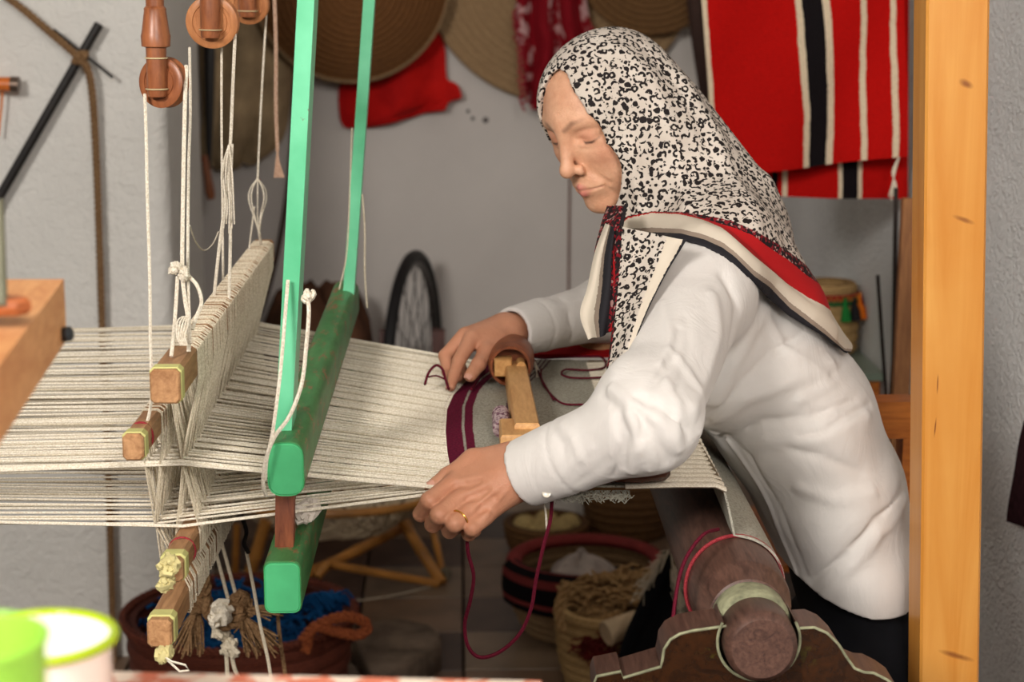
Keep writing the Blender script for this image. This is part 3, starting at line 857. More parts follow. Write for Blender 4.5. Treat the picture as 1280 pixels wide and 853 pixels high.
folds = [  # (photo polyline, height, width)
    ([(846, 322), (818, 372), (796, 420), (768, 470)], .004, .014),
    ([(905, 345), (922, 385), (914, 430), (896, 478), (884, 528)], -.012, .009),
    ([(890, 370), (898, 420), (884, 470), (868, 510)], .007, .013),
    ([(858, 395), (862, 440), (846, 490)], -.004, .012),
    ([(764, 486), (784, 500), (796, 530), (798, 560), (790, 590)], .008, .008),
    ([(752, 494), (772, 512), (784, 545), (780, 585)], -.006, .007),
    ([(836, 452), (814, 486), (804, 520), (800, 548)], -.007, .008),
    ([(842, 440), (868, 478), (878, 512), (874, 540)], .006, .010),
    ([(828, 470), (848, 505), (846, 548)], .004, .010),
    ([(806, 545), (822, 556), (838, 575)], -.005, .008),
    ([(700, 530), (716, 548), (728, 575)], .003, .007),
    ([(690, 536), (704, 556), (710, 600)], -.003, .006),
    ([(740, 560), (716, 580), (700, 600)], .0025, .005),
    ([(760, 575), (740, 592), (718, 606)], -.0025, .006),
    ([(796, 496), (832, 512), (862, 545)], -.009, .006), ([(792, 505), (826, 528), (850, 562)], .006, .008), ([(792, 512), (818, 545), (832, 580)], -.008, .006), ([(786, 520), (804, 552), (812, 588)], .005, .007), ([(770, 520), (778, 555), (768, 596)], -.005, .005), ([(850, 410), (842, 450), (818, 480)], -.006, .006), ([(826, 380), (838, 420), (828, 455)], .005, .009),
    ([(888, 528), (930, 500), (985, 478), (1040, 455)], .006, .013),
    ([(890, 520), (925, 480), (965, 440), (1005, 415)], -.005, .012),
    ([(892, 505), (918, 455), (940, 415), (958, 385)], .006, .012),
    ([(895, 545), (950, 528), (1010, 522), (1070, 500)], -.006, .012),
    ([(905, 560), (960, 552), (1020, 548), (1085, 520)], .005, .014),
    ([(1088, 505), (1060, 520), (1030, 540), (1000, 545)], -.006, .008),
    ([(1065, 450), (1040, 480), (1000, 500)], .004, .010),
    ([(985, 560), (1030, 572), (1075, 590)], -.004, .012),
    ([(1128, 610), (1095, 650), (1060, 690), (1014, 726)], -.007, .007),
    ([(1132, 625), (1100, 668), (1065, 708), (1030, 745)], .005, .010),
    ([(890, 540), (920, 562), (945, 600), (965, 640), (985, 690), (1000, 735)], .005, .006),
    ([(905, 545), (938, 570), (960, 610), (985, 660), (1008, 722)], -.003, .006),
    ([(1000, 610), (1045, 625), (1090, 615)], .004, .014),
    ([(960, 400), (985, 440), (1030, 470)], .004, .012),
    ([(655, 398), (700, 385), (735, 372)], .003, .010), ([(700, 372), (712, 400), (715, 425)], -.004, .008), ([(735, 362), (742, 395), (740, 420)], .004, .010),
]
FP = [(march(shirt_base, l), a*(.6 if a > 0 else .85), w*.72) for l, a, w in folds]
hem_px = [(940, 690), (1005, 735), (1022, 746), (1050, 758), (1085, 768), (1115, 769), (1143, 765), (1200, 755)]
hem = [at(x, y, YT-.12) for x, y in hem_px]
hx = np.array([h_.x for h_ in hem]); hz = np.array([h_.z for h_ in hem])
dN = (WRN-ELN).normalized(); dF = (WRF-ELF).normalized()
cutN = at(656, 592, 2.035)-dN*.0; cutF = at(640, 415, 2.635)
def shirt_sdf(p):
    d = shirt_base(p)
    for pts, a, w in FP: d = d - bulge(p, pts, a, w)
    # cuffs: slightly proud band near each wrist
    for C, D_, r in ((cutN, dN, .0375), (cutF, dF, .0345)):
        c = rcone(p, C-A3_(D_)*.062, C, r+.004, r); d = smin(d, c, .004)
    for C, D_, L_ in ((cutN, dN, .058), (cutF, dF, .050)):
        s = (p-A3(C))@A3(D_)+L_; r_ = np.sqrt(((p-A3(C))**2).sum(1))
        d = d + np.where(r_ < .11, .0018*np.exp(-np.abs(s)/.0022), 0).astype(np.float32)
    # cut the sleeves open at the wrists
    for C, D_, r in ((cutN, dN, .0345), (cutF, dF, .0315)):
        s = (p-A3(C))@A3(D_); near = np.sqrt(((p-A3(C))**2).sum(1)) < .12
        d = np.where(near, np.maximum(d, s), d)
        d = np.maximum(d, -rcone(p, C-A3_(D_)*.03, C+A3_(D_)*.08, r-.004, r))
    d = np.maximum(d, np.interp(p[:, 0], hx, hz).astype(np.float32)-p[:, 2])
    return d
def A3_(v): return v
lo, hi = box_of([T[0], T[1], T[3], T[5], SHN, ELN, WRN, SHF, ELF, WRF, at(1060, 430, 2.4)], .0)
lo = lo-np.array([.05, .07, .05]); hi = hi+np.array([.10, .07, .10]); lo[2] = at(1060, 780, YT-.12).z
sv, sq = sdf_mesh(shirt_sdf, lo, hi, .0027)

m = NT('white cotton shirt', .8, .2)
m.color(m.ramp(m.noise(6, 4), [(.3, srgb(208, 202, 197)), (.7, srgb(218, 213, 208))]))
m.b.inputs['Sheen Weight'].default_value = .15
cr = m.noise(22, 4, .55, m.coord((1.0, 1.0, .6)), 1.2)
m.bump(m.math('ADD', cr, m.math('MULTIPLY', m.noise(900, 2), .02)), .35, .006)
M_shirt = m.mat
shirt = np_mesh('shirt', sv, sq, M_shirt, person)
shirt['label'] = 'long white cotton shirt'
# seams: cuff stitch and button
M_button = plain('pearl button', (205, 196, 180), .25, .5, .04)
bp = march(shirt_sdf, [(683, 617), (715, 602)])
nrm = V(0, -1, .3).normalized()
for k, q in enumerate(bp[:1]):
    MB().lathe([(0, 0), (.0042, 0), (.0048, .0010), (.0044, .0018), (.0030, .0014), (0, .0014)], axisM(q-nrm*.0008, nrm), 20).build('button', M_button, shirt)

# ------------------------------------------------------------------ body skin: one mesh of head, neck, hidden trunk, arms and hands
def trunk_sdf(p):
    d = torso_sdf(p, -.022)
    d = smin(d, rcone(p, SHN, ELN, .036, .030), .03); d = smin(d, rcone(p, ELN, lerp(ELN, WRN, .75), .030, .024), .02)
    d = smin(d, rcone(p, SHF, ELF, .034, .024), .03); d = smin(d, rcone(p, ELF, lerp(ELF, WRF, .8), .024, .020), .02)
    return smin(d, rcone(p, at(865, 330, 2.43), T[5], .05, .06), .03)
tv, tq = sdf_mesh(trunk_sdf, lo, hi+np.array([0, 0, .05]), .008)
m = NT('skin', .48, .4)
sk = m.ramp(m.noise(38, 5, .6), [(.3, srgb(200, 146, 114)), (.7, srgb(222, 172, 140))])
sk = m.mix(m.math('MULTIPLY', m.ramp(m.noise(260, 3), [(.55, (0,0,0)), (.72, (1,1,1))]), .12), sk, srgb(150, 88, 62))
sk = m.mix(m.attr('blush'), sk, srgb(206, 122, 100))
sk = m.mix(m.attr('tan'), sk, srgb(178, 118, 90))
sk = m.mix(m.attr('lip'), sk, srgb(186, 104, 98))
sk = m.mix(m.attr('brow'), sk, srgb(112, 76, 58))
sk = m.mix(m.attr('lash_nostril_shade'), sk, srgb(44, 28, 24))
m.color(sk); m.b.inputs['Subsurface Weight'].default_value = .12; m.b.inputs['Subsurface Radius'].default_value = (1, .35, .2); m.b.inputs['Subsurface Scale'].default_value = .006
m.bump(m.math('ADD', m.noise(420, 3), m.math('MULTIPLY', m.noise(90, 4, .6, None, 1.0), 1.2)), .35, .0014)
M_skin = m.mat
allv = np.concatenate([hv, nv, fv, tv]); off = np.cumsum([0, len(hv), len(nv), len(fv)])
allq = np.concatenate([hq+off[0], nq+off[1], fq+off[2], tq+off[3]])
body = np_mesh('body', allv, allq, M_skin, person)
q = tohead(allv.astype(np.float32)); qa = q.copy(); qa[:, 1] = np.abs(qa[:, 1])
ish = np.zeros(len(allv)); ish[:len(hv)] = 1
def mask(d, r0, r1): return np.clip((r1-d)/(r1-r0), 0, 1)*ish
lipd = np.minimum(rcone(qa, (.0945, 0, -.0655), (.0795, .0235, -.0700), .0045, .0026), rcone(qa, (.0930, 0, -.0750), (.0795, .022, -.0712), .0056, .0028))
set_attr(body, 'lip', mask(lipd, -.0002, .0018)*.85)
set_attr(body, 'brow', mask(polyd(qa, [(.0905, .009, .0165), (.0855, .022, .0235), (.0735, .038, .0245), (.066, .046, .020)]), .0016, .0050)*.75)
set_attr(body, 'lash_nostril_shade', np.maximum(mask(polyd(qa, [(.0765, .0195, -.0040), (.0800, .027, -.0078), (.0785, .036, -.0082), (.0705, .0445, -.0050)]), .0008, .0024)*.9, mask(polyd(qa, [(.1010, .006, -.0480), (.099, .009, -.0475)]), .001, .0035)*.55))  # lash line, plus nostril shade painted into the skin colour
set_attr(body, 'blush', np.maximum(mask(np.sqrt(((qa-np.array([.068, .040, -.030]))**2).sum(1)), .004, .026)*.30, mask(np.sqrt(((qa-np.array([.074, .031, .000]))**2).sum(1)), .008, .018)*.32))
tan = np.zeros(len(allv)); tan[len(hv):] = .7; set_attr(body, 'tan', tan)
ring = MB().tube([lerp(nR[0], nR[1], .72)+(lambda u, w: u*math.cos(a)+w*math.sin(a))(*(lambda d: (d.orthogonal().normalized()*.0108, d.cross(d.orthogonal().normalized())*.0108))((nR[1]-nR[0]).normalized())) for a in np.linspace(0, 2*math.pi, 28)[:-1]], .0012, 8, True).build('ring', plain('gold', (214, 164, 84), .2, .5, .05, metal=1.0), body)
ring['label'] = 'gold finger ring'
M_nail = plain('fingernail', (206, 152, 132), .3, .5, .05)
def nail(c, d, nrm, L, W, parent=body):
    d = d.normalized(); nrm = (nrm-d*nrm.dot(d)).normalized(); s = d.cross(nrm)
    P = [[c+d*(L*u)+s*(W*v*(1-.25*max(0, u)**2))+nrm*(.0012-.0022*v*v-.0008*u*u) for v in np.linspace(-1, 1, 7)] for u in np.linspace(-1, 1, 7)]
    MB().grid(P, 0, .0006).build('fingernail', M_nail, parent)
nn = V(-.3, -1, .35).normalized()
nail(fT[3]+nn*.0083, fT[3]-fT[2], nn, .0062, .0055)
nail(fI[3]+V(-1, -.35, .2).normalized()*.0060, fI[3]-fI[2], V(-1, -.35, .2).normalized(), .0048, .0042)
nail(nT[3]+V(-.2, -.6, .9).normalized()*.0082, nT[3]-nT[2], V(-.2, -.6, .9).normalized(), .0055, .0050)

# ------------------------------------------------------------------ trousers and shoes
hipz = T[0].z
def trou_sdf(p):
    d = torso_sdf(p, -.010); d = np.maximum(d, p[:, 2]-(at(1060, 700, YT).z))
    for y, dx in ((YT-.075, 0.0), (YT+.085, -.05)):
        h_ = V(T[0].x, y, hipz-.02)
        d = smin(d, rcone(p, h_, V(h_.x-.02+dx, y, .50), .082, .066), .03)
        d = smin(d, rcone(p, V(h_.x-.02+dx, y, .50), V(h_.x+.02+dx, y, .07), .066, .052), .02)
    return np.maximum(d, .045-p[:, 2])
pv, pq = sdf_mesh(trou_sdf, (T[0].x-.22, YT-.23, .0), (T[0].x+.18, YT+.25, at(1060, 680, YT).z), .008)
np_mesh('trousers', pv, pq, plain('black trousers', (16, 16, 20), .9, .15, .2, 30), person)['label'] = 'plain black trousers'
for y, dx in ((YT-.075, 0.0), (YT+.085, -.05)):
    c = V(T[0].x+dx, y, 0)
    def shoe(p, c=c):
        d = smin(ell(p, c+V(-.07, 0, .035), (.11, .042, .035)), rcone(p, c+V(.0, 0, .04), c+V(.02, 0, .075), .04, .042), .03)
        return np.maximum(d, .002-p[:, 2])
    a_, b_ = sdf_mesh(shoe, c+V(-.2, -.07, -.01), c+V(.1, .07, .14), .006)
    np_mesh('shoe', a_, b_, plain('black leather', (30, 26, 24), .4, .4), person)

# ------------------------------------------------------------------ headscarf
sd = ray(880, 300); sd = sd/sd.y
BX = [690, 762, 782, 815, 852, 880, 902, 917, 940, 960, 985, 1010, 1030, 1058, 1090]
BYS = {5: [300, 287, 270, 264, 266, 270, 274, 278, 288, 299, 314, 333, 345, 372, 400],
       4: [301, 287.3, 270.3, 264.3, 266.5, 274, 281, 285, 294, 309, 325, 345, 358, 385, 410],
       3: [302, 287.6, 271, 265, 268, 275.5, 285, 298, 319, 335, 356, 372, 382, 402, 420],
       2: [303, 293, 286, 285, 287, 294, 303, 315, 337, 351, 377, 396, 412, 438, 445],
       1: [304, 297, 292, 290, 292, 299, 309, 320, 343, 357, 383, 402, 417, 440, 448],
       0: [306, 300, 304, 303, 300, 308, 320, 331, 352, 373, 394, 409, 421, 443, 450]}
YS = 2.30
def flatten(p):
    """slide points along one fixed direction onto the upright plane Y = YS, and measure them there in photo units"""
    o = p+np.outer(YS-p[:, 1], A3(sd))
    v = o-np.array([0, 0, HC]); den = v@A3(_F)
    return CX+FPX*(v@A3(_R))/den, CY-FPX*(v@A3(_U))/den
def head_hood(p):
    q = tohead(p)
    qa = q.copy(); qa[:, 1] = np.abs(qa[:, 1]); g = .0085
    d = ell(q, (-.006, 0, .022), (.0935+g, .072+g, .074+g))
    d = smin(d, ell(q, (.022, 0, -.028), (.058+g, .056+g, .080+g)), .025)
    d = smin(d, rcone(qa, (.012, .043, -.055), (.060, .010, -.098), .018+g, .017+g), .018)
    return d*HSC
sfold = [([(770, 60), (815, 100), (838, 160), (850, 220), (858, 258)], .005, .011), ([(800, 55), (850, 110), (885, 180), (905, 262)], -.004, .010),
         ([(850, 95), (895, 165), (925, 235), (945, 285)], .005, .012), ([(885, 130), (930, 195), (965, 265), (985, 305)], -.004, .011),
         ([(795, 150), (806, 200), (812, 255)], -.004, .009), ([(788, 190), (794, 230), (800, 262)], .004, .008), ([(920, 165), (960, 225), (995, 300), (1020, 345)], .005, .012),
         ([(820, 265), (880, 270), (930, 300), (970, 340), (1010, 375)], -.003, .008)]
hemroll = [(770, 292), (785, 282), (815, 276), (852, 278), (880, 286), (905, 296), (925, 316), (945, 334), (965, 352), (990, 374), (1015, 392), (1040, 412)]
def scarf_base(p):
    d = smin(head_hood(p), rcone(p, at(812, 180, 2.45), at(888, 292, 2.42), .092, .100), .05)
    # drape over both shoulders and the upper back
    s = torso_sdf(p, .012); s = smin(s, rcone(p, SHN+V(.0, .01, .004), SHF, .074, .070), .06)
    d = smin(d, s, .045)
    return smin(d, rcone(p, at(905, 305, 2.32), at(970, 385, 2.34), .065, .055), .04)
SFP = [(march(scarf_base, l), a, w) for l, a, w in sfold]
ROLL = march(scarf_base, hemroll)
OPN = [(0, .081), (.016, .075), (.029, .056), (.0415, .027), (.051, -.013), (.057, -.037), (.054, -.062), (.041, -.088), (.022, -.104), (0, -.110)]
OPA = np.array([math.atan2(y, z+.02) for y, z in OPN]); OPR = np.array([math.hypot(y, z+.02) for y, z in OPN])
def scarf_sdf(p):
    d = scarf_base(p)
    for pts, a, w in SFP: d = d - bulge(p, pts, a, w)
    d = d - bulge(p, ROLL, .008, .013)
    q = tohead(p)
    # face opening
    rr = np.sqrt(q[:, 1]**2+(q[:, 2]+.02)**2); an = np.arctan2(np.abs(q[:, 1]), q[:, 2]+.02)
    o = np.maximum((rr-np.interp(an, OPA, OPR)*(lambda s_: s_*np.interp(an, [0, 1.2, 1.9, 2.6, 3.15], [1.05, 1.10, 1.17, 1.10, 1.08])+(1-s_)*np.interp(an, [0, 1.3, 1.9, 2.6, 3.15], [1.05, .98, 1.15, 1.45, 1.25]))(np.clip(q[:, 1]/.04+.5, 0, 1))).astype(np.float32), .012-q[:, 0])
    d = smax(d, -o*HSC, .006)
    sx, sy = flatten(p)
    d = np.maximum(d, (sy-np.interp(sx, BX, BYS[0])).astype(np.float32)*.00092)
    d = np.maximum(d, ((755-sx)*.0009).astype(np.float32) - np.where(sy < 268, 9, 0).astype(np.float32))
    # hollow: keep only a shell so it is cloth
    return d
lo, hi = box_of([at(672, 35, 2.45), at(1060, 440, 2.2), at(1060, 300, 2.7), at(780, 320, 2.15), at(860, 40, 2.6)], .03)
cv, cq = sdf_mesh(scarf_sdf, lo, hi, .0026)
sx, sy = flatten(cv.astype(np.float32))
ys = np.stack([np.interp(sx, BX, BYS[k]) for k in (0, 1, 2, 3, 4, 5)], 0)
sband = np.zeros(len(cv))
for k in range(5):
    m_ = (sy <= ys[k]) & (sy > ys[k+1]); sband[m_] = k+(ys[k]-sy)[m_]/(ys[k]-ys[k+1])[m_]
m_ = sy <= ys[5]; sband[m_] = 5+np.minimum((ys[5]-sy)[m_]/20, .9)

def leopard(m, scale=108.0):
    co = m.coord(); 
    wob = m.n('ShaderNodeVectorMath', operation='ADD'); nz = m.n('ShaderNodeTexNoise'); m.set(nz, 'Vector', co); nz.inputs['Scale'].default_value = 160
    sc = m.n('ShaderNodeVectorMath', operation='SCALE'); m.set(sc, 0, nz.outputs['Color']); sc.inputs['Scale'].default_value = .0042
    m.set(wob, 0, co); m.set(wob, 1, sc.outputs[0])
    def vor(scl):
        v = m.n('ShaderNodeTexVoronoi', voronoi_dimensions='3D', feature='F1'); m.set(v, 'Vector', wob.outputs[0]); v.inputs['Scale'].default_value = scl; v.inputs['Randomness'].default_value = .85
        return v
    v = vor(scale); dist = v.outputs['Distance']
    sub = m.n('ShaderNodeVectorMath', operation='SUBTRACT'); m.set(sub, 0, wob.outputs[0]); m.set(sub, 1, v.outputs['Position'])
    nrm_ = m.n('ShaderNodeVectorMath', operation='NORMALIZE'); m.set(nrm_, 0, sub.outputs[0])
    rd_ = m.n('ShaderNodeVectorMath', operation='SUBTRACT'); m.set(rd_, 0, v.outputs['Color']); rd_.inputs[1].default_value = (.5, .5, .5)
    rn = m.n('ShaderNodeVectorMath', operation='NORMALIZE'); m.set(rn, 0, rd_.outputs[0])
    dt = m.n('ShaderNodeVectorMath', operation='DOT_PRODUCT'); m.set(dt, 0, nrm_.outputs[0]); m.set(dt, 1, rn.outputs[0])
    ringm = m.math('MULTIPLY', m.math('GREATER_THAN', dist, .23), m.math('LESS_THAN', dist, .54))
    cm = m.math('MULTIPLY', ringm, m.math('LESS_THAN', dt.outputs['Value'], .22))
    v2 = vor(scale*1.55)
    dots_ = m.math('MULTIPLY', m.math('LESS_THAN', v2.outputs['Distance'], .33), m.math('GREATER_THAN', dist, .60))
    return m.math('MAXIMUM', cm, dots_)
def scarf_mat(name, stops):
    """stops: list of (position, colour or 'leo'/'spk') over attribute s"""
    m = NT(name, .75, .2); s_ = m.attr('s')
    s_ = m.math('ADD', s_, m.math('MULTIPLY', m.math('SUBTRACT', m.noise(300, 2), .5), .06))
    leo = m.mix(leopard(m), m.ramp(m.noise(20, 3), [(.3, srgb(190, 178, 166)), (.7, srgb(208, 198, 187))]), srgb(30, 24, 24))
    vs_ = m.n('ShaderNodeTexVoronoi', voronoi_dimensions='3D'); m.set(vs_, 'Vector', m.coord()); vs_.inputs['Scale'].default_value = 330
    sep = m.n('ShaderNodeSeparateColor'); m.set(sep, 0, vs_.outputs['Color'])
    spk = m.ramp(sep.outputs[0], [(0, srgb(26, 20, 22)), (.42, srgb(120, 22, 32)), (.72, srgb(168, 130, 124)), (.82, srgb(40, 26, 28))], 'CONSTANT')
    col = None
    for p_, c in stops:
        c = leo if c == 'leo' else spk if c == 'spk' else srgb(c)
        if col is None: col = m.mix(1.0, c, c) if isinstance(c, bpy.types.NodeSocket) else m.mix(1.0, c, c)
        else: col = m.mix(m.math('GREATER_THAN', s_, p_), col, c)
    m.color(col); m.bump(m.noise(1100, 2), .15, .0006); return m.mat
BEI, TAU, BLK, RED = (206, 194, 177), (142, 126, 112), (34, 32, 36), (170, 22, 26)
M_scarf = scarf_mat('leopard print scarf with striped border', [(0, BLK), (1, TAU), (2, BEI), (3, RED), (4, 'spk'), (5, 'leo')])
scarf = np_mesh('headscarf', cv, cq, M_scarf, person); set_attr(scarf, 's', sband)
scarf['label'] = 'leopard print headscarf with beige, black and red border'
def sheet(name, left, right, n, m_, mat, parent, stops_u=(0, 1), wave=.004, thick=.0016, wn=3):
    """cloth between two hanging edges, gently pleated; attribute s runs across"""
    L = spline(left, n); R_ = spline(right, n); k = min(len(L), len(R_)); P = []; s_ = []
    for i in range(k):
        row = []
        for j in range(m_):
            u = j/(m_-1); p = lerp(L[i], R_[i], u); b = math.sin(u*math.pi)
            p = p + V(0, -wave*math.sin(u*wn*math.pi+i*.06)-.010*b, 0); row.append(p); s_.append(lerp(*stops_u, u))
        P.append(row)
    o = MB().grid(P, 0, thick).build(name, mat, parent); set_attr(o, 's', s_+s_); return o
# front tail of leopard cloth with beige edge hanging before the shirt
M_tailA = scarf_mat('scarf tail front', [(0, 'spk'), (.08, 'leo'), (.72, BEI), (.95, BLK)])
L = [at(*p) for p in [(772, 282, 2.20), (770, 330, 2.17), (768, 380, 2.13), (764, 430, 2.09), (756, 482, 2.05)]]
R_ = [at(*p) for p in [(858, 300, 2.135), (840, 330, 2.135), (812, 385, 2.09), (792, 435, 2.05), (776, 482, 2.03)]]
sheet('scarf_tail', L, R_, 10, 40, M_tailA, scarf, (0, 1), .003)
M_tailB = scarf_mat('scarf tail side', [(0, BEI), (.34, TAU), (.44, BLK), (.66, 'spk'), (.80, RED), (.90, 'spk')])
L = [at(*p) for p in [(758, 280, 2.24), (745, 315, 2.22), (735, 360, 2.20), (726, 392, 2.19), (736, 424, 2.18)]]
R_ = [at(*p) for p in [(772, 284, 2.20), (772, 320, 2.18), (776, 360, 2.16), (778, 395, 2.15), (768, 412, 2.15)]]
sheet('scarf_tail', L, R_, 10, 36, M_tailB, scarf, (0, 1), .004, .0016, 4)
# dark gathered cloth under the chin
M_tailC = scarf_mat('scarf gather', [(0, 'spk'), (.8, BLK)])
L = [at(*p) for p in [(760, 258, 2.32), (752, 282, 2.29), (745, 310, 2.25), (741, 335, 2.23)]]
R_ = [at(*p) for p in [(784, 256, 2.30), (780, 278, 2.26), (775, 302, 2.22), (770, 328, 2.19)]]
sheet('scarf_gather', L, R_, 8, 24, M_tailC, scarf, (0, 1), .004, .0016, 4)

# ------------------------------------------------------------------ small builders
def rope(pts, r, n=3, turns=60, name='rope', mat=None, parent=None):
    """twisted strands around a path"""
    mb = MB(); N = len(pts); pts = [Vector(p) for p in pts]
    L = sum((b-a).length for a, b in zip(pts, pts[1:]))
    for k in range(n):
        path = []; s = 0; u = None
        for i in range(N):
            t = (pts[min(i+1, N-1)]-pts[max(i-1, 0)]).normalized()
            if u is None: u = t.orthogonal().normalized()
            u = (u-t*u.dot(t)).normalized(); w = t.cross(u)
            if i: s += (pts[i]-pts[i-1]).length
            a = s*turns+2*math.pi*k/n
            path.append(pts[i]+(u*math.cos(a)+w*math.sin(a))*r*.62)
        mb.tube(path, r*.54, 6)
    return mb.build(name, mat, parent)
def dense(pts, step):
    P = [Vector(p) for p in pts]; out = [P[0]]
    for a, b in zip(P, P[1:]):
        k = max(1, int((b-a).length/step))
        out += [lerp(a, b, (i+1)/k) for i in range(k)]
    return out
def panel(name, left, right, Y, mat, parent=None, nu=24, nv=24, bulge=.02, fold=.006, fn=3.0, thick=.004, top_extra=None, back=0.0):
    """cloth hanging between a left and a right outline given top to bottom"""
    L = spline([at(*p, Y) for p in left], 12); R_ = spline([at(*p, Y) for p in right], 12)
    P = []
    for i in range(nv+1):
        a = L[int(round(i/nv*(len(L)-1)))]; b = R_[int(round(i/nv*(len(R_)-1)))]; row = []
        for j in range(nu+1):
            u = j/nu; p = lerp(a, b, u)
            row.append(p+V(0, -bulge*math.sin(math.pi*u)**.6*math.sin(math.pi*min(1, .1+i/nv*.9))-fold*math.sin(fn*2*math.pi*u+i*.12)+back, 0))
        P.append(row)
    o = MB().grid(P, 0, thick).build(name, mat, parent)
    uu = [j/nu for i in range(nv+1) for j in range(nu+1)]; vv = [i/nv for i in range(nv+1) for j in range(nu+1)]
    set_attr(o, 'u', uu+uu); set_attr(o, 'v', vv+vv); return o
def weave(name, c1, c2, band=70, rough=.8, bump=.5, axis='Z'):
    if name in MATS: return MATS[name]
    m = NT(name, rough, .2)
    w = m.n('ShaderNodeTexWave', wave_type='BANDS', bands_direction=axis); m.set(w, 'Vector', m.coord()); w.inputs['Scale'].default_value = band; w.inputs['Distortion'].default_value = 3.0; w.inputs['Detail'].default_value = 2; w.inputs['Detail Scale'].default_value = 3
    n_ = m.noise(130, 4, .6)
    f = m.math('ADD', m.math('MULTIPLY', w.outputs['Fac'], .5), m.math('MULTIPLY', n_, .5))
    m.color(m.ramp(f, [(.25, srgb(c2)), (.7, srgb(c1))])); m.bump(f, bump, .004)
    MATS[name] = m.mat; return m.mat
def coilprof(r0, r1, z0, z1, n, amp, curve=0.0):
    out = []
    for i in range(n*4+1):
        t = i/(n*4); out.append((lerp(r0, r1, t)+curve*math.sin(math.pi*t)+amp*abs(math.sin(math.pi*t*n)), lerp(z0, z1, t)))
    return out
def basket(name, label, c, rb, rt, h, mat, n=9, amp=.006, curve=.01, group=None, tilt=None, rim=None):
    t = thing(name, c, label, 'basket', group); M = Matrix.Translation(c)
    if tilt: M = M @ Matrix.Rotation(tilt[0], 4, 'X') @ Matrix.Rotation(tilt[1], 4, 'Y')
    outer = coilprof(rb, rt, .004, h, n, amp, curve)
    inner = [(max(.001, r-.016), max(z, .018)) for r, z in outer[::-1]]
    MB().lathe([(0, .004), (rb*.9, .002)]+outer+inner+[(0, .018)], M, 48).build('basket_wall', mat, t)
    if rim:
        MB().lathe([(rt-.018+.016*math.cos(a)+.012, h+.012*math.sin(a)) for a in np.linspace(0, 2*math.pi, 13)], M, 48).build('rim_band', rim, t)
    return t, M
M_straw = weave('pale straw', (198, 164, 112), (136, 104, 62), 60)
M_straw2 = weave('brown straw', (132, 96, 58), (76, 52, 32), 55)
M_straw3 = weave('dull palm weave', (176, 146, 108), (120, 92, 64), 60)
M_jute = fibre('jute', (150, 118, 84), (104, 76, 50), 320)
M_blk = plain('black cloth', (18, 17, 20), .9, .1)
def stuffmesh(mb, name, mat, parent): o = mb.build(name, mat, parent); o['kind'] = 'stuff'; return o

# ------------------------------------------------------------------ left wall: rod, rope, handle
YR = YW-.035
r0 = at(124, 30, YR); r1 = at(0, 245, YR); dr = (r1-r0); rend = r0+dr*((r0.z-.01)/(-dr.z))
rod = thing('iron_rod', (rend.x, rend.y, 0), 'black iron rod with thin cross pin leaning on the white wall', 'rod')
MB().lathe([(.0055, -.001), (.0095, 0), (.0095, (rend-r0).length)], axisM(r0, dr), 20).build('pipe', plain('black iron', (34, 30, 28), .45, .4, .3), rod)
MB().tube([at(67, 37, YR-.012), at(141, 97, YR-.012)], .0032, 8).build('cross_pin', MATS['black iron'], rod)
pts = spl([(-30, -30, YR-.012), (20, 5, YR-.014), (62, 40, YR-.016), (96, 70, YR-.018), (109, 86, YR-.014), (115, 115, YR-.01), (119, 170, YR), (122, 240, YR), (125, 330, YR), (128, 420, YR), (134, 560, YR), (138, 680, YR), (141, 790, YR), (142, 832, YR)], 24)
rp = thing('jute_rope', pts[-1], 'brown twisted jute rope knotted on the black rod and hanging down', 'rope')
rope(dense(pts, .004), .0072, 3, 190, 'rope_strand', M_jute, rp)
ragknot(at(101, 72, YR-.016), .017, 'knot', rp, M_jute, 10, .0065)
o = thing('wooden_peg', at(10, 105, YR), 'orange wooden peg with metal ring fixed on the white wall', 'peg')
MB().lathe([(0, 0), (.014, .0), (.015, .01), (.013, .05), (.014, .1), (0, .1)], axisM(at(20, 106, YR-.01), (-1, 0, .05)), 20).build('grip', plain('orange wood', (206, 110, 44), .4, .4), o)
MB().lathe([(.004, 0), (.016, 0), (.016, .016), (.004, .016)], axisM(at(24, 106, YR-.01), (-1, 0, .05)), 20).build('metal_ring', plain('dull metal', (110, 92, 80), .4, .5, metal=.7), o)
MB().tube(spl([(3, 112, YR), (2, 130, YR), (0, 150, YR), (-2, 170, YR)], 6), .0025, 6).build('orange_cord', plain('orange cord', (214, 124, 62), .8), o)

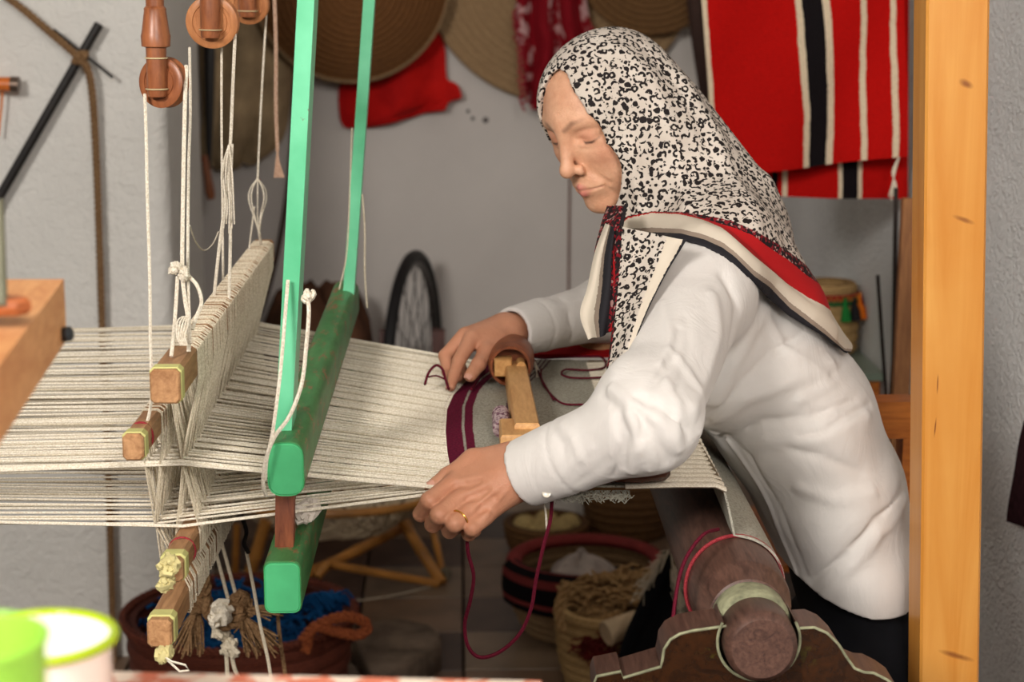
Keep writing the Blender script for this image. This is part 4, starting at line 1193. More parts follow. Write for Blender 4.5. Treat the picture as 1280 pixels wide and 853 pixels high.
# ------------------------------------------------------------------ pulleys and cords over the shafts
M_pul = wood('reddish turned wood', (164, 100, 62), (110, 60, 36), (3, 3, .8), .35, .45)
M_pul2 = wood('light turned wood', (192, 130, 84), (150, 92, 54), (3, 3, .8), .35, .45)
def pulley(c, r, face, hang_top, hr, label, mats, disc_l=.016):
    t = thing('wooden_pulley', c-V(0, 0, r), label, 'pulley', 'wooden pulleys over the loom')
    z = Vector(face).normalized(); M = axisM(c, z)
    MB().lathe([(0, -disc_l*.5), (r*.92, -disc_l*.5), (r, -disc_l*.42), (r*.90, -disc_l*.1), (r*.90, disc_l*.1), (r, disc_l*.42), (r*.93, disc_l*.5), (r*.74, disc_l*.5), (r*.72, disc_l*.40), (r*.60, disc_l*.40), (r*.58, disc_l*.5), (0, disc_l*.5)], M, 40).build('wheel', mats[0], t)
    up = (hang_top-c); L = up.length; b = c+z*(disc_l*.5+hr*.55)
    bot = b-up.normalized()*r*.55
    q = hr
    MB().lathe([(0, 0), (q*.86, 0), (q*.95, .004), (q, r*1.2), (q*1.02, r*1.9), (q*1.42, r*1.95), (q*1.48, r*2.35), (q*1.40, r*2.45), (q*1.1, r*3.3), (q*1.12, r*3.4), (q*.9, r*3.5), (q*.95, r*4.6), (0, r*4.6)], axisM(bot, up), 24).build('hanger', mats[1], t)
    for f in (.30, 1.5):
        MB().tube([bot+up.normalized()*r*f+(M.to_3x3() @ V(math.cos(a), math.sin(a), 0)).normalized()*0+(lambda d, u: u*math.cos(a)*(q+.001)+d.cross(u)*math.sin(a)*(q+.001))(up.normalized(), up.normalized().orthogonal().normalized()) for a in np.linspace(0, 6.283, 20)[:-1]], .0008, 5, True).build('wire', plain('pale wire', (200, 180, 140), .4), t)
    return t
p1c = at(205, 103, 2.10); p2c = at(266, 27, 2.38); p3c = at(312, 5, 2.72)
pulley(p1c, .0275, (-.45, -1, .05), p1c+V(.001, 0, .1), .0108, 'reddish turned wooden pulley with its wheel turned partly aside', [M_pul, M_pul])
pulley(p2c, .0320, (-.08, -1, -.1), p2c+V(.002, 0, .1), .0125, 'light wooden pulley with grooved round face over the raised heddle shaft', [M_pul2, M_pul])
pulley(p3c, .0275, (-.1, -1, -.15), p3c+V(.002, 0, .1), .0130, 'small wooden pulley behind the grooved one, in front of the fleece', [M_pul2, M_pul])
def cord(pts, r, label, n=8, mat=None, name='white_cord', group='white pulley cords'):
    o = MB().tube(spl(pts, n), r, 6).build(name, mat or M_cord); return tag(o, label, 'cord', group)
cord([(181, 118, 2.09), (183, 180, 2.06), (184, 240, 2.04), (187, 340, 2.02), (188, 420, 2.01), (189, 500, 2.0), (178, 550, 1.99)], .0019, 'white cord from the side turned pulley down to the lower shaft bar', name='pulley_cord')
cb = thing('pulley_cord', at(230, 420, 1.99), 'white cords knotted together above the near end of the raised shaft bar', 'cord', 'white pulley cords')
def cpart(pts, r, parent, n=8, mat=None): return MB().tube(spl(pts, n), r, 6).build('strand', mat or M_cord, parent)
cpart([(233, 82, 2.10), (231, 140, 2.08), (229, 240, 2.05), (228, 335, 2.03), (231, 372, 2.02), (236, 405, 2.01), (236, 440, 2.0)], .0024, cb)
cpart([(237, 60, 2.30), (238, 140, 2.22), (236, 200, 2.15), (235, 280, 2.08), (235, 338, 2.04), (236, 380, 2.02), (238, 430, 2.0)], .0018, cb)
cpart([(222, 346, 2.03), (220, 380, 2.02), (217, 420, 2.0), (214, 446, 1.985)], .0022, cb)
cpart([(236, 345, 2.03), (247, 358, 2.02), (252, 378, 2.02), (246, 395, 2.02), (240, 412, 2.01)], .0022, cb)
ragknot(at(219, 336, 2.025), .007, 'knot', cb, M_cord, 7, .003); ragknot(at(229, 343, 2.025), .008, 'knot', cb, M_cord, 8, .003)
for k in range(5): cpart([(228+k*2, 396, 2.0), (222+k*3, 402+k*2, 1.99), (221+k*2.5, 420, 1.985), (226+k*2, 432, 1.985)], .001, cb)
ce = thing('pulley_cord', at(278, 370, 2.36), 'white cords with a looped hank hanging from the grooved pulley', 'cord', 'white pulley cords')
cpart([(277, 58, 2.40), (277, 150, 2.40), (278, 260, 2.40), (279, 350, 2.40)], .0016, ce)
cpart([(294, 42, 2.38), (291, 110, 2.38), (288, 180, 2.38), (283, 240, 2.38), (274, 310, 2.38), (267, 376, 2.38)], .0022, ce)
cpart([(290, 180, 2.375), (288, 240, 2.375), (288, 300, 2.375), (287, 348, 2.37), (286, 382, 2.36)], .0022, ce)
for k in range(6):
    a = k/5
    cpart([(286, 181, 2.37), (277+a*13, 215, 2.365+.008*math.sin(k*2)), (279+a*13, 255, 2.365+.008*math.cos(k*3)), (276+a*17, 292-6*(k%3), 2.365)], .0011, ce)
cpart([(237, 282, 2.10), (245, 303, 2.15), (255, 313, 2.2), (266, 305, 2.3), (273, 290, 2.36)], .0009, ce)
cf = thing('pulley_cord', at(324, 315, 2.78), 'white cord with a whisk shaped hank of loops above the far shaft end', 'cord', 'white pulley cords')
cpart([(333, 18, 2.74), (328, 100, 2.75), (324, 180, 2.76), (322, 225, 2.77)], .0016, cf)
for k in range(8):
    a = 2*math.pi*k/8
    cpart([(322, 223, 2.77), (322+9*math.cos(a), 236, 2.77+.012*math.sin(a)), (322+11*math.cos(a), 250, 2.77+.014*math.sin(a)), (322+5*math.cos(a), 270, 2.77), (324, 292, 2.78)], .0010, cf)
cpart([(318, 258, 2.775), (314, 290, 2.775), (310, 322, 2.775)], .0012, cf)
cpart([(324, 290, 2.78), (326, 305, 2.80), (327, 318, 2.82)], .0022, cf); cpart([(328, 322, 2.80), (330, 345, 2.80), (328, 375, 2.80), (322, 402, 2.80)], .0012, cf)
cg = thing('tasselled_string', at(350, 222, 3.0), 'pinkish cord ending in a frayed tassel beside the green upright', 'cord')
M_pinkc = fibre('pinkish cord', (204, 172, 150), (166, 130, 108), 350)
cpart([(343, -8, 3.0), (345, 60, 3.0), (345, 130, 3.0), (347, 190, 3.0)], .0032, cg, 8, M_pinkc)
for k in range(9): cpart([(347, 188, 3.0), (347+(k-4)*.5, 203, 2.998), (349+(k-4)*1.5, 222, 3.0)], .0012, cg, 5, M_pinkc)

# ------------------------------------------------------------------ back wall: fleece, baskets, cloths
YB = 5.37
M_fleece = plain('felted fleece', (176, 152, 118), .95, .05, .28, 9, .8, 60, bd=.006)
o = panel('fleece_bag', [(262, -40), (258, 60), (262, 140), (257, 190), (268, 212)], [(345, -40), (362, 40), (356, 110), (348, 165), (322, 196)], 5.34, M_fleece, None, 30, 30, .07, .014, 2.2, .02)
tag(o, 'felted beige brown fleece bag hanging on the back wall', 'bag')
o = panel('leather_strap', [(256, -30), (256, 60), (258, 140), (259, 212)], [(266, -30), (268, 60), (266, 140), (264, 208)], 5.10, plain('black leather', (26, 22, 22), .5, .3), None, 4, 20, .004, 0, 1, .006)
tag(o, 'black leather strap hanging beside the fleece bag', 'strap')
o = MB().lathe([(0, 0), (.010, .002), (.013, .02), (.011, .06), (.009, .12), (0, .12)], axisM(at(264, 250, 5.08), at(258, 212, 5.08)-at(264, 250, 5.08)), 16).build('wooden_stick', M_pul)
tag(o, 'short reddish wooden stick hanging under the black strap', 'stick')
o = MB().tube(spl([(372, -10, 5.36), (368, 120, 5.36), (362, 220, 5.36), (350, 300, 5.36), (336, 360, 5.36), (322, 400, 5.36)], 8), .007, 8).build('wall_cable', plain('brown cable', (74, 54, 46), .6)); tag(o, 'dark brown cable hanging down the back wall', 'cable')
o = MB().tube([at(712, 222, 5.385), at(711, 300, 5.385), at(710, 430, 5.385)], .003, 6).build('wall_wire', plain('rust wire', (128, 92, 82), .7)); tag(o, 'thin rust coloured wire running straight down the back wall', 'wire')
def bowl(name, label, c, face, R, depth, n, mat, amp, rim_mat=None, flat=False):
    t = thing(name, c, label, 'basket', None); M = axisM(c, face)
    prof = [(0, 0)]
    for i in range(1, n*4+1):
        u = i/(n*4); prof.append((R*u, depth*(u**2.2)+amp*abs(math.sin(math.pi*u*n))))
    inner = [(max(r-.004, 0), z-.014) for r, z in prof[::-1]]
    MB().lathe(prof+inner[1:], M, 64).build('coiled_straw', mat, t)
    if rim_mat: MB().lathe([(R-.006+.012*math.cos(a), depth+.012*math.sin(a)-.004) for a in np.linspace(0, 6.283, 11)], M, 64).build('rim', rim_mat, t)
    return t
M_radial = weave('dark honey straw', (132, 88, 48), (78, 48, 24), 55, .75)
bowl('hanging_basket', 'large brown coiled basket hanging on the back wall over a red cloth', at(447, -14, 5.10), (0.2, -1, -.12), .262, -.10, 16, M_radial, .004, M_straw3)
bowl('straw_tray', 'wide round pale straw tray on the back wall behind the maroon scarf', at(700, -45, 5.33), (.0, -1, -.05), .375, -.012, 17, M_straw3, .0035, M_straw3)
m = NT('red crumpled cloth', .85, .15); m.color(m.ramp(m.noise(7, 4), [(.3, srgb(150, 8, 10)), (.7, srgb(196, 22, 16))])); m.bump(m.noise(12, 4, .6, None, 1.0), .5, .02); M_redcloth = m.mat
o = panel('red_cloth', [(470, 18), (460, 50), (440, 85), (425, 108), (424, 140), (430, 159), (450, 161)], [(540, 18), (548, 40), (556, 62), (559, 98), (572, 106), (577, 122), (562, 125), (556, 136)], 5.36, M_redcloth, None, 34, 34, .02, .018, 1.7, .006)
tag(o, 'crumpled bright red cloth hanging beneath the brown basket', 'cloth')
m = NT('maroon fringed scarf', .85, .15)
f = m.ramp(m.noise(34, 4, .6), [(.50, (0,0,0)), (.56, (1,1,1))])
edge = m.ramp(m.attr('u'), [(0, (1,1,1)), (.18, (0,0,0)), (.42, (1,1,1)), (.62, (0,0,0)), (.9, (1,1,1))], 'CONSTANT')
m.color(m.mix(m.math('MULTIPLY', f, edge), srgb(128, 14, 26), srgb(190, 150, 148))); M_mscarf = m.mat
o = panel('maroon_scarf', [(652, -30), (645, 30), (654, 70), (655, 110), (664, 138)], [(728, -30), (736, 20), (742, 45), (718, 80), (685, 130)], 5.28, M_mscarf, None, 26, 26, .03, .02, 3.0, .006)
tag(o, 'maroon patterned scarf with pale fringe draped over the straw tray', 'scarf')
bm_ = MB()
for k in range(16):
    y = lerp(10, 125, k/15); c = at(lerp(648, 660, k/15), y, 5.25)
    bm_.tube([c, c+V(-.012-.01*random.random(), -.01, -.012), c+V(-.016+.02*random.random(), -.012, -.03)], .0035, 5)
bm_.build('fringe', MATS.get('pom') or plain('pom', (150, 40, 52), .9), o)
bowl('hanging_basket', 'dark brown flat basket high on the back wall beside the straw tray', at(815, -52, 5.24), (-.1, -1, -.1), .21, -.03, 12, M_straw2, .005, None)
o = panel('dark_cloth', [(858, -30), (862, 20), (868, 70), (874, 128)], [(905, -30), (905, 20), (905, 70), (900, 128)], 5.2, plain('dark brown cloth', (62, 44, 38), .9), None, 10, 14, .02, .01, 1.5, .006)
tag(o, 'dark brown cloth hanging in the corner behind the red rug', 'cloth')
for k, (x, y, s) in enumerate([(585, 139, .005), (591, 148, .005), (607, 150, .008)]):
    o = MB().lathe([(0, .0), (s, .0), (s*1.1, .004), (0, .006)], axisM(at(x, y, 5.402), (0, -1, 0)), 10).build('wall_dent_mark', plain('grey dent mark', (90, 84, 82), .5)); tag(o, 'small dark disc standing in for a dent in the back wall beside the red cloth', 'dent mark', 'dent marks in the back wall')  # added discs standing in for small dark dents in the plaster

# ------------------------------------------------------------------ spinning wheel and brown sack at the back wall
wc = V(at(516, 380, 5.08).x, 5.08, .365)
sw = thing('spinning_wheel', (wc.x, wc.y, 0), 'black spoked wheel standing upright on brown posts near the back wall', 'wheel')
ax = V(1, -.19, 0).normalized(); tv_ = V(.19, 1, 0).normalized()
M_tyre = plain('black rubber', (28, 26, 27), .6, .3)
def circ(R, off, n=64): return [wc+ax*off+tv_*(R*math.cos(a))+V(0, 0, R*math.sin(a)) for a in np.linspace(0, 2*math.pi, n+1)[:-1]]
MB().tube(circ(.318, 0), .016, 10, True).build('tyre', M_tyre, sw)
MB().tube(circ(.298, 0), .009, 8, True).build('rim', plain('dull steel', (86, 82, 80), .4, .5, metal=.6), sw)
MB().lathe([(.018, -.04), (.024, -.036), (.012, -.03), (.012, .03), (.024, .036), (.018, .04)], axisM(wc, ax), 16).build('hub', MATS['dull steel'], sw)
for k in range(28):
    a = 2*math.pi*k/28; s = 1 if k % 2 else -1; a2 = a+(.5 if k % 4 < 2 else -.5)
    MB().tube([wc+ax*(s*.03)+tv_*(.02*math.cos(a2))+V(0, 0, .02*math.sin(a2)), wc+tv_*(.296*math.cos(a))+V(0, 0, .296*math.sin(a))], .0016, 4).build('spoke', MATS['dull steel'], sw)
M_dbrown = wood('dark red brown wood', (98, 52, 40), (58, 28, 22), (3, 3, .6), .5)
for x in (483, 548):
    p = at(x, 412, 5.05)
    MB().prism([(-.018, -.02), (.018, -.02), (.018, .02), (-.018, .02)], Matrix.Translation((p.x, p.y, 0)), p.z, 0, .003).build('stand_post', M_dbrown, sw)
MB().box((wc.x, 5.05, .20), (.14, .03, .04)).build('stand_rail', M_dbrown, sw)
def wobl(r, z, a): return (r*(1+.05*math.sin(5*a+z*9)+.03*math.sin(3*a)), z*(1+.035*math.sin(7*a)))
sc_ = at(398, 400, 5.15)
o = MB().lathe([(0, 0), (.12, .0), (.155, .06), (.165, .2), (.16, .35), (.145, .48), (.11, .56), (.05, .585), (0, .57)], Matrix.Translation((sc_.x, 5.15, 0)), 48, 0, wobl).build('brown_sack', plain('brown sacking', (92, 62, 46), .95, .1, .25, 14, .5, 90)); tag(o, 'dark brown lumpy sack standing against the back wall behind the beater', 'sack')

# ------------------------------------------------------------------ hanging rugs
def rugmat(name, stops):
    m = NT(name, .9, .1); u = m.math('ADD', m.attr('u'), m.math('MULTIPLY', m.math('SUBTRACT', m.noise(9, 2), .5), .03))
    u = m.math('ADD', u, m.math('MULTIPLY', m.math('SUBTRACT', m.noise(180, 2), .5), .006))
    w = m.noise(300, 3)
    c = m.ramp(u, [(p, srgb(q)) for p, q in stops], 'CONSTANT')
    m.color(m.mix(m.math('MULTIPLY', m.ramp(w, [(.3, (1,1,1)), (.6, (0,0,0))]), .35), c, m.mix(.6, c, (0, 0, 0, 1)))); 
    wv = m.n('ShaderNodeTexWave', wave_type='BANDS', bands_direction='Z'); m.set(wv, 'Vector', m.coord()); wv.inputs['Scale'].default_value = 90; wv.inputs['Distortion'].default_value = 1
    m.bump(m.math('ADD', wv.outputs['Fac'], w), .35, .002); return m.mat
RR, CR, BK = (188, 16, 12), (226, 206, 176), (24, 20, 22)
def us(px, x0, x1): return (px-x0)/(x1-x0)
x0, x1 = 879, 1133
M_rug1 = rugmat('red rug with cream and black stripes', [(0, CR), (.022, RR)]+[(us(p, x0, x1), c) for p, c in ((996, CR), (1004, BK), (1027, CR), (1036, RR), (1073, CR), (1081, RR), (1113, CR), (1121, RR))])
rg = panel('striped_rug', [(872, -70), (877, 0), (881, 60), (886, 120), (892, 222)], [(1130, -70), (1130, 0), (1131, 60), (1132, 120), (1132, 194)], 3.62, M_rug1, None, 60, 40, .012, .010, 1.6, .007)
tag(rg, 'bright red handwoven rug with cream and black stripes hanging on the rod', 'rug')
x0, x1 = 945, 1135
M_rug2 = rugmat('second red striped rug', [(0, RR)]+[(us(p, x0, x1), c) for p, c in ((964, BK), (972, RR), (978, CR), (985, RR), (1045, CR), (1050, BK), (1069, CR), (1075, RR))])
rg2 = panel('striped_rug', [(945, -70), (945, 0), (945, 120), (945, 245)], [(1134, -70), (1134, 0), (1135, 120), (1135, 249)], 3.70, M_rug2, None, 40, 30, .008, .008, 1.4, .007)
tag(rg2, 'darker red rug with black stripe hanging lower behind the front rug', 'rug')
fm = MB()
for k in range(7):
    fm.tube(spl([(1124, 196, 3.60), (1119-k*.6, 215, 3.60), (1115+k*.9, 232, 3.595), (1111+k*1.5, 248+random.uniform(-4, 4), 3.60)], 5), .0012, 4)
fm.build('white_fringe', M_thread, rg2)
za = at(900, -70, 3.66).z
o = MB().tube([V(at(860, -70, 3.66).x, 3.66, za-.012), V(XR-.002, 3.66, za-.012)], .012, 12).build('hanging_rod', M_dbrown); tag(o, 'round wooden rod in the wall that carries the red rugs', 'rod')

# ------------------------------------------------------------------ right wall: cabinet, tassel basket, rods, plank, dark cloth
ct = thing('small_cabinet', (.70, 4.15, 0), 'low orange wooden cabinet with green top in the right corner', 'cabinet')
zt = at(1090, 466, 3.9).z
MB().box((.705, 4.17, zt-.008), (.345, .56, .016)).build('green_top', plain('grey green top', (124, 138, 122), .3, .5, .08), ct)
MB().box((.545, 3.93, zt/2-.008), (.03, .04, zt-.016)).build('leg', M_rail, ct); MB().box((.855, 3.93, zt/2-.008), (.04, .04, zt-.016)).build('leg', M_rail, ct)
MB().box((.545, 4.42, zt/2-.008), (.03, .04, zt-.016)).build('leg', M_rail, ct); MB().box((.855, 4.42, zt/2-.008), (.04, .04, zt-.016)).build('leg', M_rail, ct)
MB().box((.70, 3.925, zt-.05), (.28, .022, .066)).build('apron', M_rail, ct); MB().box((.70, 4.15, .18), (.29, .46, .015)).build('shelf', M_rail, ct)
tb_c = V(at(1034, 400, 4.12).x, 4.12, zt)
tb, MT = basket('tassel_basket', 'straw basket with red green zigzag band and coloured tassels on the cabinet', tb_c, .062, .058, at(1035, 352, 4.12).z-zt, M_straw, 7, .004, .006)
hB = at(1035, 352, 4.12).z-zt
MB().lathe([(.066, hB-.045), (.0685, hB-.043), (.0685, hB-.036), (.066, hB-.034)], MT, 40, 0, None, False).build('green_band', plain('green yarn', (38, 90, 44), .9), tb)
MB().lathe([(.066, hB-.034), (.0685, hB-.032), (.0685, hB-.022), (.066, hB-.020)], MT, 40, 0, None, False).build('red_band', plain('red yarn', (150, 30, 28), .9), tb)
zz = []
for k in range(64):
    a = 2*math.pi*k/64; zz.append(tb_c+V(.0705*math.cos(a), .0705*math.sin(a), hB-.030+(.007 if k % 2 else -.004)))
MB().tube(zz, .0016, 5, True).build('zigzag', plain('ochre yarn', (190, 130, 50), .9), tb)
for a_, c, nm in ((-70, (30, 120, 50), 'green tassel'), (-30, (220, 110, 20), 'orange tassel'), (0, (150, 20, 34), 'crimson tassel'), (-110, (40, 30, 30), 'black tassel'), (-50, (30, 28, 30), 'dark tassel')):
    a = math.radians(a_); p = tb_c+V(.072*math.cos(a), .072*math.sin(a), hB-.042)
    mb = MB().tube([p+V(0, 0, .018), p, p+V(.004*math.cos(a), .004*math.sin(a), -.01), p+V(.006*math.cos(a), .006*math.sin(a), -.034)], [.003, .005, .009, .012], 8)
    mb.build('tassel', plain(nm, c, .9), tb)['label'] = nm
M_rodd = plain('dark stick', (52, 42, 38), .7)
def stick(p_top, p_low, r, label, mat=M_rodd, name='thin_stick', grp='dark sticks by the right wall'):
    d = p_low-p_top; b = p_top+d*((p_top.z-.004)/(-d.z))
    tag(MB().tube([p_top, lerp(p_top, b, .3)+V(.003, 0, 0), lerp(p_top, b, .6), b], r, 8).build(name, mat), label, 'stick', grp)
stick(at(1120, 235, 3.52), at(1116, 400, 3.50), .0042, 'tall dark stick reaching up to the red rug by the plank')
stick(at(1127, 287, 3.50), at(1113, 480, 3.44), .0042, 'dark stick slanting across the taller one beside the plank')
stick(at(1097, 344, 3.62), at(1106, 500, 3.58), .0036, 'short dark stick standing alone before the grey wall')
pa = at(1133, 262, 3.33); 
mb = MB(); mb.prism([(-.010, -.010), (.018, -.010), (.018, .010), (-.010, .010)], axisM(V(pa.x-.01, pa.y, 0), V(.012, .0, pa.z)), pa.z+.02, 0, .002)
tag(mb.build('wooden_plank', wood('dull plank wood', (170, 116, 70), (126, 80, 46), (4, 4, .5), .6)), 'narrow wooden plank standing on end behind the pine post', 'plank')
o = MB()
P = []
for i in range(16):
    t = i/15; ea, eb = onx(1281, 526, XR-.02), onx(1259, 652, XR-.02); z = lerp(ea.z, eb.z, t); yl_ = lerp(ea.y, eb.y, t)+.003*math.sin(9*t)
    P.append([V(XR-.014-.003*math.sin(6*u+3*t), lerp(yl_, 2.62, u), z+.05*u*t) for u in np.linspace(0, 1, 14)])
tag(o.grid(P, 0, .007).build('dark_cloth', plain('dark maroon pile cloth', (48, 26, 30), .95, .05, .3, 90, .6, 250)), 'dark maroon pile cloth hanging on the right wall beside the post', 'cloth')

# ------------------------------------------------------------------ tools lying on the cloth
Zc = Zw+.0025
M_lw = wood('pale shuttle wood', (218, 170, 110), (184, 130, 76), (4, .6, 4), .4)
M_var = wood('glossy brown varnish', (150, 80, 42), (98, 48, 24), (2, 2, 2), .42, .4)
s0 = onz(655, 562, Zc); s1 = onz(642, 474, Zc); 
st = thing('boat_shuttle', lerp(s0, s1, .5), 'pale wooden boat shuttle with glossy brown nose and maroon bobbin on the cloth', 'shuttle')
ys0 = s0.y-.01; ys1 = onz(640, 486, Zc+.0).y
xr1 = at(668, 520, (ys0+ys1)/2).x; xr0 = xr1-.030; xl0 = at(624, 545, ys0+.05).x
H = .034
MB().prism([(xr0, ys0), (xr1, ys0), (xr1-.004, ys1+.02), (xr0-.003, ys1+.02)], Matrix.Translation((0, 0, Zc)), H, 0, .003).build('side_arm', M_lw, st)
MB().prism([(xl0, ys0-.03), (xr1, ys0-.03), (xr1, ys0+.055), (xl0, ys0+.055)], Matrix.Translation((0, 0, Zc)), H*.8, 0, .003).build('heel_block', M_lw, st)
nc = V(at(638, 458, ys1).x, ys1, Zc+.031)
MB().lathe([(.020, .03), (.024, -.002), (.0275, -.002), (.0305, .010), (.0315, .035), (.0305, .07), (.025, .11), (.012, .14), (0, .145)], axisM(nc, (0.06, 1, 0)), 40).build('nose', M_var, st)
MB().prism([(-.012, -.012), (.012, -.012), (.012, .012), (-.012, .012)], axisM(nc+V(-.010, -.010, -.001), (0, 1, 0)), .03, 0, .002).build('square_plug', M_lw, st)
MB().lathe([(.0035, 0), (.0065, 0), (.0065, .03), (.0035, .03)], axisM(nc+V(.014, -.014, .002), (0, 1, 0)), 20).build('bobbin_tube', M_lw, st)
bb = MB().lathe([(0, 0), (.009, .0)]+[(.0105+.0012*math.sin(k*1.3), .003*k) for k in range(1, 30)]+[(0, .09)], axisM(V(xr0-.013, ys0+.058, Zc+.012), (0, 1, 0)), 20)
m = NT('maroon and white bobbin yarn', .9, .1); m.color(m.ramp(m.noise(260, 3), [(.4, srgb(92, 52, 70)), (.55, srgb(170, 150, 150))])); bb.build('bobbin', m.mat, st)
for k in range(9): MB().tube(spl([(668, 452, 2.66), (671+k*.5, 468, 2.63), (668+k*1.1, 482, 2.60), (666+k*1.0, 494+random.uniform(-5, 5), 2.575)], 5), .0012, 4).build('white_tail', M_thread, st)
ds = onz(812, 600, Zc); 
d2 = thing('dark_shuttle', (ds.x-.03, ds.y+.02, Zc), 'dark brown polished wooden shuttle under the near sleeve', 'shuttle')
MB().lathe([(0, 0), (.010, .0), (.016, .006), (.0195, .03), (.0205, .08), (.0195, .14), (.014, .19), (0, .22)], axisM(V(at(838, 596, ds.y-.015).x, ds.y-.015, Zc+.0190), (-1, .12, 0)), 28).build('polished_body', wood('dark polished wood', (92, 50, 34), (56, 28, 20), (.6, 4, 4), .25, .5), d2)
o = thing('rolled_textile', V(at(690, 436, 2.85).x, 2.84, .80), 'red and black striped textile lying across the far side of the loom', 'textile')
for k, (c, w0, w1) in enumerate((((150, 18, 22), .0, .045), ((20, 18, 20), .045, .09), ((140, 20, 24), .09, .12))):
    P = []
    for i in range(10):
        y = lerp(2.755+w0, 2.755+w1, i/9); P.append([V(x, y, Zw+.012*math.sin((y-2.755)*20)+.004) for x in np.linspace(at(648, 440, 2.8).x, at(775, 440, 2.8).x, 14)])
    MB().grid(P, 0, .006).build('stripe', plain('textile %d' % k, c, .9, .1), o)
o = MB().lathe([(0, 0), (.030, 0), (.034, .004), (.034, .016), (.030, .02), (.012, .022), (0, .022)], axisM(onz(748, 436, Zc), (0, 0, 1)), 32).build('wooden_disc', wood('tan wood', (190, 146, 104), (140, 98, 64), (2, 2, 2), .5)); tag(o, 'small round tan wooden disc lying on the cloth by the striped textile', 'disc')
def yarn(pts, r, label, mat=None, z=None): 
    P = spline([onz(x, y, Zc+.002) for x, y in pts], 8) if z is None else spl(pts, 8)
    return tag(MB().tube(P, r, 6).build('maroon_yarn', mat or M_maroon), label, 'yarn', 'loose maroon yarns')
yarn([(668, 447), (680, 448), (700, 447), (730, 446), (752, 447), (756, 459), (735, 463), (708, 462), (702, 468), (712, 472), (730, 473), (752, 472)], .0016, 'maroon yarn lying in a doubled bend on the grey cloth')
yarn([(668, 450), (672, 462), (680, 480), (690, 495), (705, 505), (730, 506)], .0014, 'maroon yarn curving from the shuttle towards the sleeve')
yarn([(676, 462), (678, 478), (686, 490), (692, 500)], .0013, 'short maroon yarn end beside the white shuttle threads')
yarn([(606, 462), (600, 470), (594, 480), (589, 487)], .0022, 'thick maroon yarn end under the far thumb')
yarn([(531, 481, 2.50), (536, 466, 2.515), (545, 457, 2.52), (553, 462, 2.52), (557, 475, 2.515), (561, 487, 2.495)], .0018, 'maroon yarn loop standing up at the far fingertips', None, 1)
yarn([(533, 472, 2.52), (545, 470, 2.52), (556, 474, 2.52)], .0012, 'thin maroon strand lying through the standing loop', None, 1)
yarn([(583, 655, 2.02), (585, 690, 2.03), (592, 720, 2.04), (588, 750, 2.05), (581, 780, 2.06), (585, 808, 2.06), (600, 822, 2.06), (625, 815, 2.06), (650, 792, 2.06), (664, 760, 2.06), (670, 725, 2.06), (680, 680, 2.06), (688, 650, 2.06), (690, 624, 2.06)], .0023, 'long maroon yarn hanging in a big loop under the near hand', None, 1)
yarn([(678, 622, 2.07), (682, 640, 2.07), (684, 668, 2.07)], .0014, 'thin white thread hanging beside the long maroon yarn', M_thread, 1)

# ------------------------------------------------------------------ under the loom: hanging jute, cords
jt = thing('jute_bundle', at(285, 845, 2.5), 'knotted brown jute bundle with frayed ends hanging under the shafts', 'rope')
YJ = 2.55
for a, b in (((265, 672), (286, 752)), ((272, 660), (297, 752))): MB().tube(spl([(a[0], a[1], YJ), ((a[0]+b[0])/2, (a[1]+b[1])/2, YJ), (b[0], b[1], YJ)], 5), .0026, 6).build('tie_cord', M_thread2, jt)
rope(dense(spl([(246, 668, YJ), (252, 700, YJ), (258, 738, YJ), (250, 752, YJ), (244, 742, YJ)], 10), .006), .007, 3, 160, 'jute_strand', M_jute, jt)
rope(dense(spl([(255, 752, YJ-.01), (268, 775, YJ-.02), (288, 780, YJ-.02), (302, 765, YJ-.01), (300, 750, YJ)], 10), .006), .009, 3, 150, 'jute_strand', M_jute, jt)
ragknot(at(248, 752, YJ), .020, 'knot', jt, M_jute, 12, .007); ragknot(at(298, 758, YJ-.005), .020, 'knot', jt, M_jute, 12, .007)
ragknot(at(275, 768, YJ-.03), .020, 'white_knot', jt, M_thread, 12, .005); ragknot(at(277, 790, YJ), .014, 'white_knot', jt, M_thread2, 9, .005); ragknot(at(288, 808, YJ), .016, 'white_knot', jt, M_thread2, 9, .005)
def tassel(c, d, L, n, spread, name, mat, parent, r=.0013):
    mb = MB()
    for k in range(n):
        e = c+d*L*random.uniform(.75, 1.1)+V(random.gauss(0, spread), random.gauss(0, spread), random.gauss(0, spread*.5))
        mm = lerp(c, e, .5)+V(random.gauss(0, spread*.3), random.gauss(0, spread*.3), 0)
        mb.tube([c, mm, e], r, 4)
    return stuffmesh(mb, name, mat, parent)
tassel(at(247, 758, YJ), V(-.25, 0, -1).normalized(), .065, 60, .010, 'frayed_end', M_jute, jt)
tassel(at(302, 768, YJ-.01), V(.6, -.1, -1).normalized(), .055, 70, .014, 'frayed_end', M_jute, jt)
tassel(at(304, 762, YJ-.01), V(1, -.1, -.1).normalized(), .045, 24, .010, 'frayed_end', M_jute, jt)
for pts in ([(280, 795, YJ), (283, 820, YJ), (284, 845, YJ), (283, 875, YJ)], [(288, 812, YJ), (293, 835, YJ), (298, 850, YJ), (300, 880, YJ)]): MB().tube(spl(pts, 5), .003, 6).build('tie_cord', M_thread2, jt)
def hcord(pts, r, label, mat, name='treadle_cord'): return tag(MB().tube(spl(pts, 8), r, 6).build(name, mat), label, 'cord')
hcord([(308, 690, 2.45), (316, 730, 2.45), (325, 780, 2.45), (336, 830, 2.45), (342, 880, 2.45)], .0024, 'pale cord hanging straight down left of the beater end', M_thread2)
hcord([(346, 745, 2.6), (349, 790, 2.6), (356, 840, 2.6), (360, 880, 2.6)], .003, 'tan cord hanging down behind the lower beater end', M_jute)
